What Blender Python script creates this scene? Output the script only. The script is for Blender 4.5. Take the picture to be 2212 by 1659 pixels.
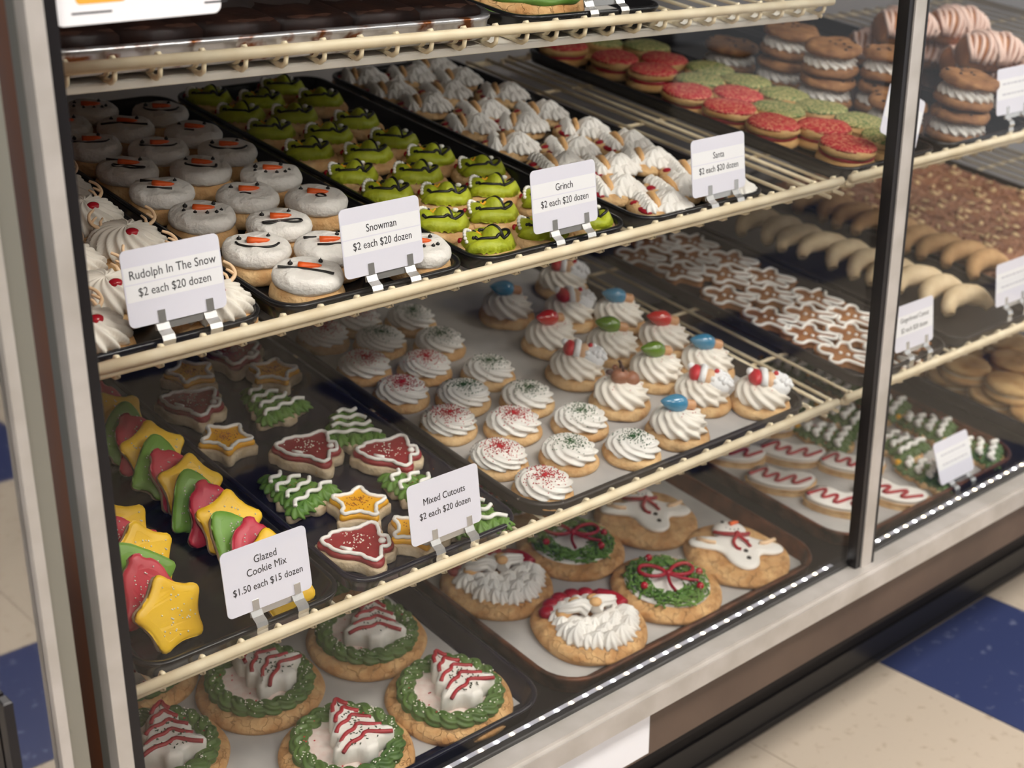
import bpy, math, random
import numpy as np
from mathutils import Matrix, Vector

for o in list(bpy.data.objects): bpy.data.objects.remove(o)
S = bpy.context.scene
C = S.collection
RND = random.Random(7)
PI = math.pi

# ------------------------------------------------------------------ camera
W_, H_, FPX = 2212, 1659, 3050.0
CAMZ = 1.18
YAW, PIT, ROL = math.radians(41.45), math.radians(21.25), math.radians(-0.2)
_f = Vector((math.sin(YAW)*math.cos(PIT), math.cos(YAW)*math.cos(PIT), -math.sin(PIT)))
_r = _f.cross(Vector((0, 0, 1))).normalized()
_u = _r.cross(_f)
R_ = math.cos(ROL)*_r + math.sin(ROL)*_u
U_ = -math.sin(ROL)*_r + math.cos(ROL)*_u
cam = bpy.data.objects.new('camera', bpy.data.cameras.new('camera'))
C.objects.link(cam)
cam.matrix_world = Matrix(((R_.x, U_.x, -_f.x, 0), (R_.y, U_.y, -_f.y, 0), (R_.z, U_.z, -_f.z, CAMZ), (0, 0, 0, 1)))
cam.data.sensor_width = 36.0
cam.data.lens = FPX/W_*36.0
cam.data.clip_start = 0.05
cam.data.dof.use_dof = True
cam.data.dof.focus_distance = 1.27
cam.data.dof.aperture_fstop = 6.3
S.camera = cam

# ------------------------------------------------------------------ world, exposure
S.view_settings.view_transform = 'Standard'
S.view_settings.look = 'None'
S.view_settings.gamma = 1.0
S.view_settings.use_curve_mapping = False
S.view_settings.exposure = 0.80
wd = bpy.data.worlds.new('World'); S.world = wd; wd.use_nodes = True
wd.node_tree.nodes['Background'].inputs[0].default_value = (0.97, 0.97, 1.0, 1)
wd.node_tree.nodes['Background'].inputs[1].default_value = 0.48
LAMP_STRENGTH = 12.5

# ------------------------------------------------------------------ materials
MATS = {}
def mat(name, col, rough=.5, col2=None, vs=40., vt=(.35, .65), bump=0., bs=150., metal=0., coat=0., sss=0., rnd=0.,
        trans=0., ior=1.45, emis=0., spec=.5, detail=3., bd=.002, crack=0.):
    m = bpy.data.materials.new(name); m.use_nodes = True
    nt = m.node_tree; N = nt.nodes; L = nt.links
    b = N['Principled BSDF']
    b.inputs['Roughness'].default_value = rough
    b.inputs['Metallic'].default_value = metal
    b.inputs['Coat Weight'].default_value = coat
    b.inputs['Specular IOR Level'].default_value = spec
    b.inputs['Transmission Weight'].default_value = trans
    b.inputs['IOR'].default_value = ior
    if sss:
        b.inputs['Subsurface Weight'].default_value = sss
        b.inputs['Subsurface Radius'].default_value = (.004, .003, .002)
        b.inputs['Subsurface Scale'].default_value = 1.0
    if emis:
        b.inputs['Emission Color'].default_value = (*col, 1)
        b.inputs['Emission Strength'].default_value = emis
    b.inputs['Base Color'].default_value = (*col, 1)
    tc = N.new('ShaderNodeTexCoord') if (col2 or bump) else None
    src = None
    if col2:
        n = N.new('ShaderNodeTexNoise'); n.inputs['Scale'].default_value = vs; n.inputs['Detail'].default_value = detail
        L.new(tc.outputs['Object'], n.inputs['Vector'])
        r = N.new('ShaderNodeValToRGB')
        r.color_ramp.elements[0].position = vt[0]; r.color_ramp.elements[0].color = (*col, 1)
        r.color_ramp.elements[1].position = vt[1]; r.color_ramp.elements[1].color = (*col2, 1)
        L.new(n.outputs['Fac'], r.inputs['Fac']); src = r.outputs['Color']
        L.new(src, b.inputs['Base Color'])
    if rnd:
        oi = N.new('ShaderNodeObjectInfo'); mr = N.new('ShaderNodeMapRange')
        mr.inputs['To Min'].default_value = 1-rnd; mr.inputs['To Max'].default_value = 1+rnd*.6
        L.new(oi.outputs['Random'], mr.inputs['Value'])
        hs = N.new('ShaderNodeHueSaturation'); L.new(mr.outputs['Result'], hs.inputs['Value'])
        if src: L.new(src, hs.inputs['Color'])
        else: hs.inputs['Color'].default_value = (*col, 1)
        L.new(hs.outputs['Color'], b.inputs['Base Color'])
    if bump:
        n2 = N.new('ShaderNodeTexNoise'); n2.inputs['Scale'].default_value = bs; n2.inputs['Detail'].default_value = 4
        L.new(tc.outputs['Object'], n2.inputs['Vector'])
        bp = N.new('ShaderNodeBump'); bp.inputs['Strength'].default_value = bump; bp.inputs['Distance'].default_value = bd
        hgt = n2.outputs['Fac']
        if crack:      # fine baked cracks: edges of a warped cell pattern pressed into the surface
            vo = N.new('ShaderNodeTexVoronoi'); vo.feature = 'DISTANCE_TO_EDGE'; vo.inputs['Scale'].default_value = crack
            wv = N.new('ShaderNodeVectorMath'); wv.operation = 'MULTIPLY_ADD'; wv.inputs[1].default_value = (.02, .02, .02)
            L.new(n2.outputs['Color'], wv.inputs[0]); L.new(tc.outputs['Object'], wv.inputs[2]); L.new(wv.outputs[0], vo.inputs['Vector'])
            cr = N.new('ShaderNodeMapRange'); cr.inputs['From Max'].default_value = .028; L.new(vo.outputs['Distance'], cr.inputs['Value'])
            ad = N.new('ShaderNodeMath'); ad.operation = 'MULTIPLY_ADD'; ad.inputs[1].default_value = .3
            L.new(cr.outputs['Result'], ad.inputs[0]); L.new(hgt, ad.inputs[2]); hgt = ad.outputs[0]
        L.new(hgt, bp.inputs['Height']); L.new(bp.outputs['Normal'], b.inputs['Normal'])
    MATS[name] = m
    return m
def srgb(r, g, b):
    f = lambda c: (c/255/12.92 if c/255 <= .04045 else ((c/255+.055)/1.055)**2.4)
    return (f(r), f(g), f(b))

mat('dough', srgb(224, 188, 138), .75, srgb(198, 152, 100), 45, bump=.8, bs=130, bd=.004, rnd=.1)
mat('dough_crackle', srgb(216, 172, 118), .75, srgb(188, 136, 82), 55, bump=1.0, bs=90, bd=.004, rnd=.07, crack=62.)
mat('dough_pale', srgb(216, 196, 166), .85, srgb(192, 168, 134), 60, bump=.9, bs=160, rnd=.06)
mat('dough_ginger', srgb(168, 116, 72), .75, srgb(140, 90, 52), 60, bump=.4, bs=200)
mat('dough_chip', srgb(164, 116, 72), .75, srgb(128, 84, 48), 60, bump=.8, bs=140, rnd=.12)
mat('dough_sugar', srgb(206, 168, 114), .8, srgb(178, 132, 76), 30, bump=.6, bs=220, rnd=.12)
mat('dough_cream', srgb(226, 204, 168), .8, srgb(204, 176, 136), 50, bump=.6, bs=120, rnd=.08)
mat('red_sugar', srgb(188, 34, 50), .6, srgb(224, 150, 116), 300, (.47, .66), bump=.6, bs=400, rnd=.06)
mat('green_sugar', srgb(92, 124, 62), .6, srgb(206, 186, 128), 330, (.40, .62), bump=.6, bs=400, rnd=.08)
mat('white_frosting', srgb(240, 236, 230), .5, srgb(232, 226, 219), 25, bump=.12, bs=90)
mat('snow_frosting', srgb(240, 235, 229), .55, srgb(232, 226, 219), 35, bump=.8, bs=95, bd=.005)
mat('cream_frosting', srgb(240, 233, 222), .5, srgb(232, 223, 210), 25, bump=.1, bs=90)
mat('lime_frosting', srgb(180, 188, 48), .45, srgb(162, 172, 34), 60, bump=.5, bs=110, bd=.004)
mat('leaf_frosting', srgb(104, 140, 58), .45, srgb(84, 122, 46), 60, bump=.1, bs=120)
mat('dark_leaf_frosting', srgb(86, 112, 54), .45, srgb(68, 96, 42), 60, bump=.1, bs=120)
mat('black_icing', srgb(32, 29, 28), .35)
mat('orange_icing', srgb(238, 100, 40), .4)
mat('red_icing', srgb(168, 34, 46), .35, srgb(146, 24, 38), 60, bump=.1, bs=200)
mat('dark_red_icing', srgb(158, 50, 54), .45, srgb(142, 40, 46), 60, bump=.25, bs=160)
mat('white_icing', srgb(244, 240, 234), .4)
mat('yellow_icing', srgb(240, 178, 34), .42, srgb(230, 164, 24), 50, bump=.15, bs=120)
mat('tan_icing', srgb(226, 178, 122), .5)
mat('gum_red', srgb(176, 24, 40), .25, coat=.3)
mat('antler_icing', srgb(242, 206, 166), .45)
mat('glaze_yellow', srgb(246, 200, 48), .38, srgb(238, 188, 40), 30, bump=.15, bs=60)
mat('glaze_red', srgb(206, 62, 78), .38, srgb(190, 50, 66), 30, bump=.15, bs=60)
mat('glaze_green', srgb(124, 168, 66), .38, srgb(108, 152, 54), 30, bump=.15, bs=60)
mat('sprinkle_white', srgb(246, 240, 226), .4)
mat('sprinkle_red', srgb(190, 30, 44), .4)
mat('sprinkle_green', srgb(46, 92, 44), .4)
mat('sprinkle_gold', srgb(206, 130, 40), .4, srgb(120, 40, 20), 900, (.45, .55))
mat('fleck_green', srgb(52, 66, 44), .5)
mat('cake_white', srgb(236, 231, 224), .5, srgb(226, 219, 210), 60, bump=.4, bs=80)
mat('pink_dust', srgb(240, 226, 218), .6, srgb(232, 206, 198), 120, bump=.2, bs=200)
mat('bulb_red', srgb(196, 40, 36), .12, coat=.6, spec=.7)
mat('bulb_green', srgb(96, 130, 30), .12, coat=.6, spec=.7)
mat('bulb_blue', srgb(66, 132, 168), .12, coat=.6, spec=.7)
mat('bulb_screw', srgb(204, 154, 112), .3)
mat('toy_brown', srgb(146, 96, 72), .35)
mat('toy_dark', srgb(70, 40, 34), .4)
mat('toy_skin', srgb(226, 184, 146), .4)
mat('toy_white', srgb(240, 240, 242), .4, bump=.6, bs=130)
mat('toy_red', srgb(196, 36, 50), .35)
mat('black_plastic', srgb(28, 27, 29), .22, spec=.5, bump=.05, bs=60)
mat('navy_plastic', srgb(30, 28, 40), .2, spec=.5)
mat('worn_pan', srgb(58, 53, 50), .4, srgb(150, 144, 138), 130, (.70, .78), metal=.3, bump=.1, bs=60)
mat('rusty_pan', srgb(112, 64, 40), .45, srgb(48, 26, 16), 40, (.3, .7), metal=.3, bump=.3, bs=120)
mat('rust_silver', srgb(206, 204, 206), .28, srgb(126, 72, 34), 45, (.52, .64), metal=.7, bump=.2, bs=160)
mat('parchment', srgb(190, 186, 182), .6, srgb(168, 164, 162), 14, bump=.3, bs=30, trans=.0)
mat('wire_coat', srgb(240, 226, 196), .4, srgb(226, 208, 174), 30, bump=.08, bs=120)
mat('light_strip', srgb(236, 230, 220), .5)
mat('aluminium', srgb(202, 196, 190), .38, srgb(184, 178, 170), 20, metal=.3, bump=.05, bs=80)
mat('aluminium_side', srgb(150, 148, 138), .4, metal=.5)
mat('gasket', srgb(30, 28, 30), .35, spec=.5)
mat('brown_laminate', srgb(92, 74, 63), .4, srgb(72, 55, 47), 6, bump=.05, bs=20)
mat('wood_side', srgb(160, 92, 38), .45, srgb(120, 64, 26), 5, bump=.05, bs=20)
mat('black_kick', srgb(26, 23, 24), .6, spec=.25)
mat('case_dark', srgb(52, 48, 50), .35)
mat('back_grey', srgb(150, 146, 146), .5)
mat('deck_black', srgb(20, 18, 21), .3, spec=.3)
mat('chrome', srgb(226, 224, 222), .24, metal=.8)
mat('card_white', srgb(226, 224, 236), .45)
mat('paper_white', srgb(240, 239, 242), .5)
mat('ink', srgb(40, 38, 42), .6)
mat('ink_faint', srgb(196, 194, 204), .6)
mat('sign_orange', srgb(240, 172, 66), .5)
mat('tile_cream', srgb(194, 180, 162), .38, srgb(174, 158, 138), 55, (.6, .72), spec=.4, rnd=.04)
mat('tile_blue', srgb(54, 63, 102), .38, srgb(104, 110, 138), 45, (.62, .72), spec=.4)
mat('grout', srgb(150, 138, 124), .8)
mat('ceiling_white', srgb(230, 228, 224), .9)
mat('brownie', srgb(58, 34, 24), .4, srgb(36, 20, 14), 40, bump=.8, bs=60)
mat('almond', srgb(232, 200, 150), .6)
mat('almond_bar', srgb(168, 118, 88), .6, srgb(128, 78, 52), 40, bump=.9, bs=60, rnd=.08)
mat('pastry', srgb(196, 132, 78), .6, srgb(160, 92, 44), 30, bump=.4, bs=80)
mat('pink_icing', srgb(240, 208, 194), .4)
mat('dough_tan', srgb(196, 156, 110), .8, srgb(168, 126, 82), 50, bump=.6, bs=120, rnd=.08)
mat('chip', srgb(44, 26, 20), .4)
mat('led_tape', srgb(186, 186, 200), .5)
mat('led_white', (1.0, .98, .95), .5, emis=9.)
mat('led_warm', (1.0, .80, .48), .5, emis=7.)
mat('lamp_white', (1.0, .955, .90), .5, emis=LAMP_STRENGTH)
def glass_mat(name, tint, refl, alpha):
    m = bpy.data.materials.new(name); m.use_nodes = True
    nt = m.node_tree; N = nt.nodes; L = nt.links
    for n in list(N): N.remove(n)
    out = N.new('ShaderNodeOutputMaterial'); t = N.new('ShaderNodeBsdfTransparent'); g = N.new('ShaderNodeBsdfGlossy')
    t.inputs[0].default_value = (*tint, 1); g.inputs['Roughness'].default_value = .02
    lw = N.new('ShaderNodeLayerWeight'); lw.inputs['Blend'].default_value = .5
    pw = N.new('ShaderNodeMath'); pw.operation = 'POWER'; pw.inputs[1].default_value = 5.0      # Schlick: works alike from both sides of the pane
    L.new(lw.outputs['Facing'], pw.inputs[0])
    fr = N.new('ShaderNodeMath'); fr.operation = 'MULTIPLY_ADD'; fr.inputs[1].default_value = .96; fr.inputs[2].default_value = .04
    L.new(pw.outputs[0], fr.inputs[0])
    ml = N.new('ShaderNodeMath'); ml.operation = 'MULTIPLY_ADD'; ml.inputs[1].default_value = refl; ml.inputs[2].default_value = alpha; ml.use_clamp = True
    mx = N.new('ShaderNodeMixShader')
    L.new(fr.outputs[0], ml.inputs[0]); L.new(ml.outputs[0], mx.inputs[0]); L.new(t.outputs[0], mx.inputs[1]); L.new(g.outputs[0], mx.inputs[2])
    L.new(mx.outputs[0], out.inputs[0]); MATS[name] = m
glass_mat('clear_glass', (.975, .98, .975), 0.6, 0.0)
glass_mat('mirror_glass', (.35, .36, .40), 1.0, 0.55)
glass_mat('plastic_film', (.8, .8, .82), 2.2, 0.03)

# ------------------------------------------------------------------ mesh kit
def hsh(*a): return (math.sin(sum(v*k for v, k in zip(a, (12.9898, 78.233, 37.719))))*43758.5453) % 1
class G:
    def __init__(s): s.v = []; s.f = []
    def add(s, V, F, M=None):
        n = len(s.v)
        if M is not None: V = [tuple(M @ Vector(p)) for p in V]
        s.v += [tuple(p) for p in V]; s.f += [tuple(i+n for i in q) for q in F]; return s
    def box(s, x0, x1, y0, y1, z0, z1, M=None):
        V = [(x, y, z) for z in (z0, z1) for y in (y0, y1) for x in (x0, x1)]
        return s.add(V, [(0, 2, 3, 1), (4, 5, 7, 6), (0, 1, 5, 4), (2, 6, 7, 3), (0, 4, 6, 2), (1, 3, 7, 5)], M)
    def bbox(s, x0, x1, y0, y1, z0, z1, b=.002, M=None):    # box with bevelled long corners (rounded in z loops)
        V = []; F = []
        rings = [(b, z0), (0, z0+b), (0, z1-b), (b, z1)]
        for i, z in rings:
            V += [(x0+i, y0+i, z), (x1-i, y0+i, z), (x1-i, y1-i, z), (x0+i, y1-i, z)]
        for k in range(3):
            for j in range(4): F.append((k*4+j, k*4+(j+1) % 4, k*4+4+(j+1) % 4, k*4+4+j))
        F += [(3, 2, 1, 0), (12, 13, 14, 15)]
        return s.add(V, F, M)
    def rings(s, rings, cap0=True, cap1=True, M=None):
        n = len(rings[0]); V = [p for r in rings for p in r]; F = []
        for k in range(len(rings)-1):
            for j in range(n): F.append((k*n+j, k*n+(j+1) % n, (k+1)*n+(j+1) % n, (k+1)*n+j))
        if cap0: F.append(tuple(range(n-1, -1, -1)))
        if cap1: F.append(tuple(range((len(rings)-1)*n, len(rings)*n)))
        return s.add(V, F, M)
    def lathe(s, prof, seg=32, wob=0., seed=0., wz=0., M=None):
        rs = []
        for i, (r, z) in enumerate(prof):
            ring = []
            for j in range(seg):
                a = 2*PI*j/seg
                w = 1+wob*(math.sin(2*a+seed)+.7*math.sin(3*a+seed*2.3)+.4*math.sin(5*a+seed*4.1))
                zz = z+wz*(math.sin(3*a+seed*1.7+i*.9)+math.sin(5*a-seed+i*1.3))*min(1., r*60)
                ring.append((r*w*math.cos(a), r*w*math.sin(a), zz))
            rs.append(ring)
        return s.rings(rs, M=M)
    def tube(s, pts, r, seg=6, closed=False, taper=0., M=None, ridge=None):
        P = [Vector(p) for p in pts]; n = len(P); rs = []
        up0 = Vector((0, 0, 1))
        for i, p in enumerate(P):
            if closed: t = P[(i+1) % n]-P[i-1]
            else: t = P[min(i+1, n-1)]-P[max(i-1, 0)]
            if t.length < 1e-9: t = Vector((1, 0, 0))
            t.normalize()
            sd = t.cross(up0)
            if sd.length < 1e-3: sd = t.cross(Vector((0, 1, 0)))
            sd.normalize(); up = sd.cross(t)
            rr = r(i/(max(1, n-1))) if callable(r) else r
            if taper and not closed:
                e = min(i, n-1-i)
                if e == 0: rr *= taper
            ring = []
            for j in range(seg):
                a = 2*PI*j/seg
                k = rr
                if ridge: k = rr*(1+ridge[1]*math.cos(ridge[0]*a+ridge[2]*i))
                ring.append(p+sd*math.cos(a)*k+up*math.sin(a)*k)
            rs.append(ring)
        if closed: rs.append(rs[0]); return s.rings(rs, False, False, M)
        return s.rings(rs, M=M)
    def ball(s, c, r, nu=8, nv=5, M=None):
        if not hasattr(r, '__len__'): r = (r, r, r)
        rs = []
        for k in range(nv+1):
            f = PI*(k+.02)/(nv+.04)-PI/2
            rs.append([(c[0]+r[0]*math.cos(f)*math.cos(2*PI*j/nu), c[1]+r[1]*math.cos(f)*math.sin(2*PI*j/nu), c[2]+r[2]*math.sin(f)) for j in range(nu)])
        return s.rings(rs, M=M)
    def octa(s, c, r):
        x, y, z = c
        return s.add([(x+r, y, z), (x-r, y, z), (x, y+r, z), (x, y-r, z), (x, y, z+r), (x, y, z-r)],
                     [(0, 2, 4), (2, 1, 4), (1, 3, 4), (3, 0, 4), (2, 0, 5), (1, 2, 5), (3, 1, 5), (0, 3, 5)])
    def rod(s, c, l, r, a):
        d = Vector((math.cos(a), math.sin(a), 0))*l/2
        return s.tube([Vector(c)-d, Vector(c)+d], r, 4)
    def star(s, c, R, H, n=7, amp=.28, tw=.5, sq=(1, 1), rot=0., M=None, nt=6):   # piped star / shell blob
        seg = n*6; rs = []
        for k in range(nt+1):
            t = k/nt; rad = R*max(0., 1-t**1.7)**.8+R*.015; z = H*t**.9
            rs.append([(c[0]+sq[0]*rad*(1+amp*(1-t*.5)*math.cos(n*(2*PI*j/seg+tw*t)))*math.cos(2*PI*j/seg+rot),
                        c[1]+sq[1]*rad*(1+amp*(1-t*.5)*math.cos(n*(2*PI*j/seg+tw*t)))*math.sin(2*PI*j/seg+rot), c[2]+z) for j in range(seg)])
        return s.rings(rs, M=M)
    def rosette(s, R, H, n=11, tw=1.5, amp=.10, z0=0., turns=1.6, seed=0., lean=0., groove=.10, seg=110, nt=20, ridge=None, pe=.75):
        rs = []
        if ridge is None: ridge = .055*H
        for k in range(nt+1):
            t = k/nt; ph = t*PI/2
            rad = R*math.cos(ph)**pe if t < 1 else R*.01
            if t < .15: rad *= .90+.10*math.sqrt(max(0, t/.15))
            z = H*math.sin(ph)**.85
            ring = []
            for j in range(seg):
                a = 2*PI*j/seg
                rg = math.cos(n*(a+tw*t*1.25+seed))
                rg = 1-2*abs(.5-.5*rg)**.8
                fr = ((a+seed)/(2*PI)+turns*t) % 1
                gr = math.exp(-((fr-.5)/.10)**2)*(1-t)*min(1, t*5)
                w = 1+amp*rg*(1-t*.6)-groove*gr
                fz = ridge*rg*min(1, t*4)*(1-t*.7)-.16*H*gr*t
                ring.append((rad*w*math.cos(a)+lean*z, rad*w*math.sin(a), z0+z+fz))
            rs.append(ring)
        return s.rings(rs)
    def prism(s, out, z0, z1, b=.0015, puff=0., jit=0., seed=1., M=None):
        def off(o, d):
            n = len(o); r = []
            for i in range(n):
                p, q = Vector(o[i-1]), Vector(o[(i+1) % n]); t = (q-p)
                if t.length < 1e-9: r.append(o[i]); continue
                t.normalize(); r.append((o[i][0]-t.y*d, o[i][1]+t.x*d))
            return r
        def ring(o, z, kk): return [(p[0]+jit*(hsh(i, kk, seed)-.5), p[1]+jit*(hsh(i, kk, seed+3)-.5), z+jit*.6*(hsh(i, kk, seed+7)-.5)) for i, p in enumerate(o)]
        rs = [ring(off(out, b*.6), z0, 0), ring(out, z0+b, 1), ring(out, z1-b*1.2, 2), ring(off(out, b*.45), z1-b*.35, 3), ring(off(out, b*1.3), z1, 4)]
        if puff:
            o2 = off(out, b*1.3); cx = sum(p[0] for p in o2)/len(o2); cy = sum(p[1] for p in o2)/len(o2)
            rs.append(ring([(cx+(p[0]-cx)*.8, cy+(p[1]-cy)*.8) for p in o2], z1+puff, 5))
        return s.rings(rs, M=M)
    def mesh(s, name, m, smooth=True):
        me = bpy.data.meshes.new(name); me.from_pydata(s.v, [], s.f)
        me.materials.append(MATS[m])
        if smooth: me.polygons.foreach_set('use_smooth', [len(q) < 12 for q in s.f])
        me.update(); return me

def chaikin(p, n=2, closed=True):
    for _ in range(n):
        q = []; m = len(p)
        for i in range(m if closed else m-1):
            a, b = p[i], p[(i+1) % m]
            q += [tuple(.75*x+.25*y for x, y in zip(a, b)), tuple(.25*x+.75*y for x, y in zip(a, b))]
        if not closed: q = [p[0]]+q+[p[-1]]
        p = q
    return p
def resample(p, n, closed=True):
    P = [Vector(q) for q in p]
    if closed: P.append(P[0])
    L = [0]
    for a, b in zip(P, P[1:]): L.append(L[-1]+(b-a).length)
    r = []; k = 0
    for i in range(n):
        d = L[-1]*i/(n if closed else n-1)
        while k < len(P)-2 and L[k+1] < d: k += 1
        t = (d-L[k])/max(1e-9, L[k+1]-L[k]); r.append(tuple(P[k].lerp(P[k+1], min(1, t))))
    return r
def scale2(p, s, dx=0, dy=0): return [(x*s+dx, y*s+dy) for x, y in p]
def o_star(R, r, n=5, rot=PI/2, rd=2):
    return chaikin([((R if i % 2 == 0 else r)*math.cos(rot+PI*i/n), (R if i % 2 == 0 else r)*math.sin(rot+PI*i/n)) for i in range(2*n)], rd)
O_BELL = chaikin([(-.85, -.78), (-.32, -.74), (-.28, -1.0), (0, -1.08), (.28, -1.0), (.32, -.74), (.85, -.78), (1.02, -.62), (.98, -.42), (.66, -.1), (.6, .4), (.42, .72), (.2, .8), (.16, 1.0), (-.16, 1.0), (-.2, .8), (-.42, .72), (-.6, .4), (-.66, -.1), (-.98, -.42), (-1.02, -.62)], 1)
O_TREE = chaikin([(-.25, -1), (.25, -1), (.25, -.75), (.9, -.7), (.95, -.5), (.5, -.2), (.68, -.1), (.66, .05), (.32, .3), (.45, .4), (.4, .52), (.05, 1.0), (-.05, 1.0), (-.4, .52), (-.45, .4), (-.32, .3), (-.66, .05), (-.68, -.1), (-.5, -.2), (-.95, -.5), (-.9, -.7), (-.25, -.75)], 1)
O_MAN = chaikin([(-.12, -.35), (-.2, -.95), (-.55, -1.0), (-.62, -.75), (-.42, -.1), (-.95, .0), (-1.0, .3), (-.8, .42), (-.3, .38), (-.42, .6), (-.38, .9), (0, 1.05), (.38, .9), (.42, .6), (.3, .38), (.8, .42), (1.0, .3), (.95, .0), (.42, -.1), (.62, -.75), (.55, -1.0), (.2, -.95), (.12, -.35)], 2)
O_STOCK = chaikin([(-.45, 1), (.35, 1), (.4, .1), (.75, -.1), (1.0, -.5), (.85, -.9), (.3, -1.0), (-.1, -.75), (-.4, -.3), (-.6, .3), (-.62, .8)], 1)

def link(name, me, parent=None, M=None, kind=None):
    o = bpy.data.objects.new(name, me); C.objects.link(o)
    if parent: o.parent = parent
    if M is not None:
        if parent: o.matrix_local = M
        else: o.matrix_world = M
    if kind: o['kind'] = kind
    return o
LABELS = {}
def tag(o, label, cat, group=None):
    o['label'] = label; o['category'] = cat
    if group: o['group'] = group
    LABELS.setdefault(label, []).append(o.name)
    return o
def thing(name, label, cat, M=None, group=None):
    o = bpy.data.objects.new(name, None); C.objects.link(o); o.empty_display_size = .02
    if M is not None: o.matrix_world = M
    return tag(o, label, cat, group)
def spawn(proto, name, label, cat, M, group=None):
    t = thing(name, label, cat, M, group)
    for p in proto:
        c = link(p[0], p[1], t, None, p[2] if len(p) > 2 else None)
        if len(p) > 3:
            for q in p[3]: link(q[0], q[1], c)
    return t
def struct(name, me, parent=None):
    o = link(name, me, parent)
    if not parent: o['kind'] = 'structure'
    return o

# ------------------------------------------------------------------ pixel -> shelf coordinates
def ray(px, py): return R_*((px-W_/2)/FPX)+U_*(-(py-H_/2)/FPX)+_f
CAMP = Vector((0, 0, CAMZ))
class Plane:
    def __init__(s, y0, z0, tilt, roll=0.):
        s.t = math.radians(tilt); s.o = Vector((0, y0, z0+CAMZ)); s.r = math.radians(roll)
        B = Matrix.Rotation(s.r, 3, 'Y') @ Matrix.Rotation(s.t, 3, 'X')
        s.ex, s.ev, s.en = B.col[0].copy(), B.col[1].copy(), B.col[2].copy()
    def at(s, x, v, h=0.): return s.o+s.ex*x+s.ev*v+s.en*h
    def pick(s, px, py, h):
        r = ray(px, py); o = s.o+s.en*h
        P = CAMP+r*(s.en.dot(o-CAMP)/s.en.dot(r)); d = P-o
        return (d.dot(s.ex), d.dot(s.ev))
    def M(s, x, v, h=0., spin=0., lean=0., roll=0.):
        return Matrix.Translation(s.at(x, v, h)) @ Matrix.Rotation(s.r, 4, 'Y') @ Matrix.Rotation(s.t, 4, 'X') @ Matrix.Rotation(spin, 4, 'Z') @ Matrix.Rotation(lean, 4, 'X') @ Matrix.Rotation(roll, 4, 'Z')
P1, P2, P3 = Plane(.982, -.165+.89*.0205, 8.5, 1.175), Plane(.95, -.373, 8.5), Plane(.93, -.643, 8.5)
PD = Plane(.94, -.885, 7.5)
WT1 = -.012           # the same for the top shelf
WT = -.0165           # top of the shelf wires, relative to the front rail's axis
FL = WT+.0032         # tray floor
def at_y(px, py, y):
    r = ray(px, py); return CAMP+r*(y/r.y)
ORD = ['zeroth', 'first', 'second', 'third', 'fourth', 'fifth', 'sixth', 'seventh', 'eighth', 'ninth', 'tenth', 'eleventh', 'twelfth', 'thirteenth', 'fourteenth', 'fifteenth', 'sixteenth']
def rows(items, gap=.045):
    """items: list of dict with x,v -> sets row, col, ncol (row one is nearest the tray front)"""
    it = sorted(items, key=lambda d: d['v']); r = 0; start = None; cur = []
    out = []
    for d in it:
        if start is None or d['v']-start > gap:
            cur = []; out.append(cur); start = d['v']
        cur.append(d)
    for i, rw in enumerate(out):
        rw.sort(key=lambda d: d['x'])
        for j, d in enumerate(rw): d['row'] = i+1; d['col'] = j+1; d['nc'] = len(rw)
    return items
def where(d, front='tray front'):
    if d['nc'] == 1: return 'alone in %s row from %s' % (ORD[d['row']], front)
    return '%s from left in %s row from %s' % (ORD[d['col']], ORD[d['row']], front)
def relax(items, dmin, x0, x1, v0=None, n=30):
    for _ in range(n):
        for i in range(len(items)):
            for j in range(i):
                a, b = items[i], items[j]; dx, dv = a['x']-b['x'], a['v']-b['v']; d = math.hypot(dx, dv)
                if d < dmin and d > 1e-6:
                    k = (dmin-d)/2/d*.5; a['x'] += dx*k; a['v'] += dv*k; b['x'] -= dx*k; b['v'] -= dv*k
        for a in items:
            a['x'] = min(max(a['x'], x0), x1)
            if v0 is not None: a['v'] = max(a['v'], v0)
    return items
def grab(plane, pts, h): return [dict(zip(('x', 'v'), plane.pick(p[0], p[1], h)), px=p) for p in pts]

# ================================================================== SETTING: floor and ceiling
TS = .3048
KX, KY = 1.648, 1.022          # a tile corner on the floor line of the kick
g = G().box(-3.2, 5.2, -3.2, 2.2, -.03, -.0012); floor = struct('floor', g.mesh('floor', 'grout', False))
tg = G().bbox(.0006, TS-.0006, .0006, TS-.0006, -.004, 0, .0006)
t_cream, t_blue = tg.mesh('tile', 'tile_cream', False), tg.mesh('tile_blue', 'tile_blue', False)
for i in range(-9, 9):
    for j in range(-13, 1):
        blue = ((i+2*j) % 5 == 0)
        o = link('tile', t_blue if blue else t_cream, floor, Matrix.Translation((KX+i*TS, KY+(j)*TS-TS, 0)))
struct('ceiling', G().box(-3.2, 5.2, -3.6, 2.2, 2.9, 2.93).mesh('ceiling', 'ceiling_white', False))
fr = G()
for a, b, c_, d in ((-.61, .61, -.31, -.28), (-.61, .61, .28, .31), (-.61, -.58, -.28, .28), (.58, .61, -.28, .28)): fr.box(a, b, c_, d, -.05, 0)
fm = fr.mesh('lamp_frame', 'ceiling_white', False); dm = G().box(-.58, .58, -.28, .28, -.03, -.02).mesh('lamp_diffuser', 'lamp_white', False)
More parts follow.
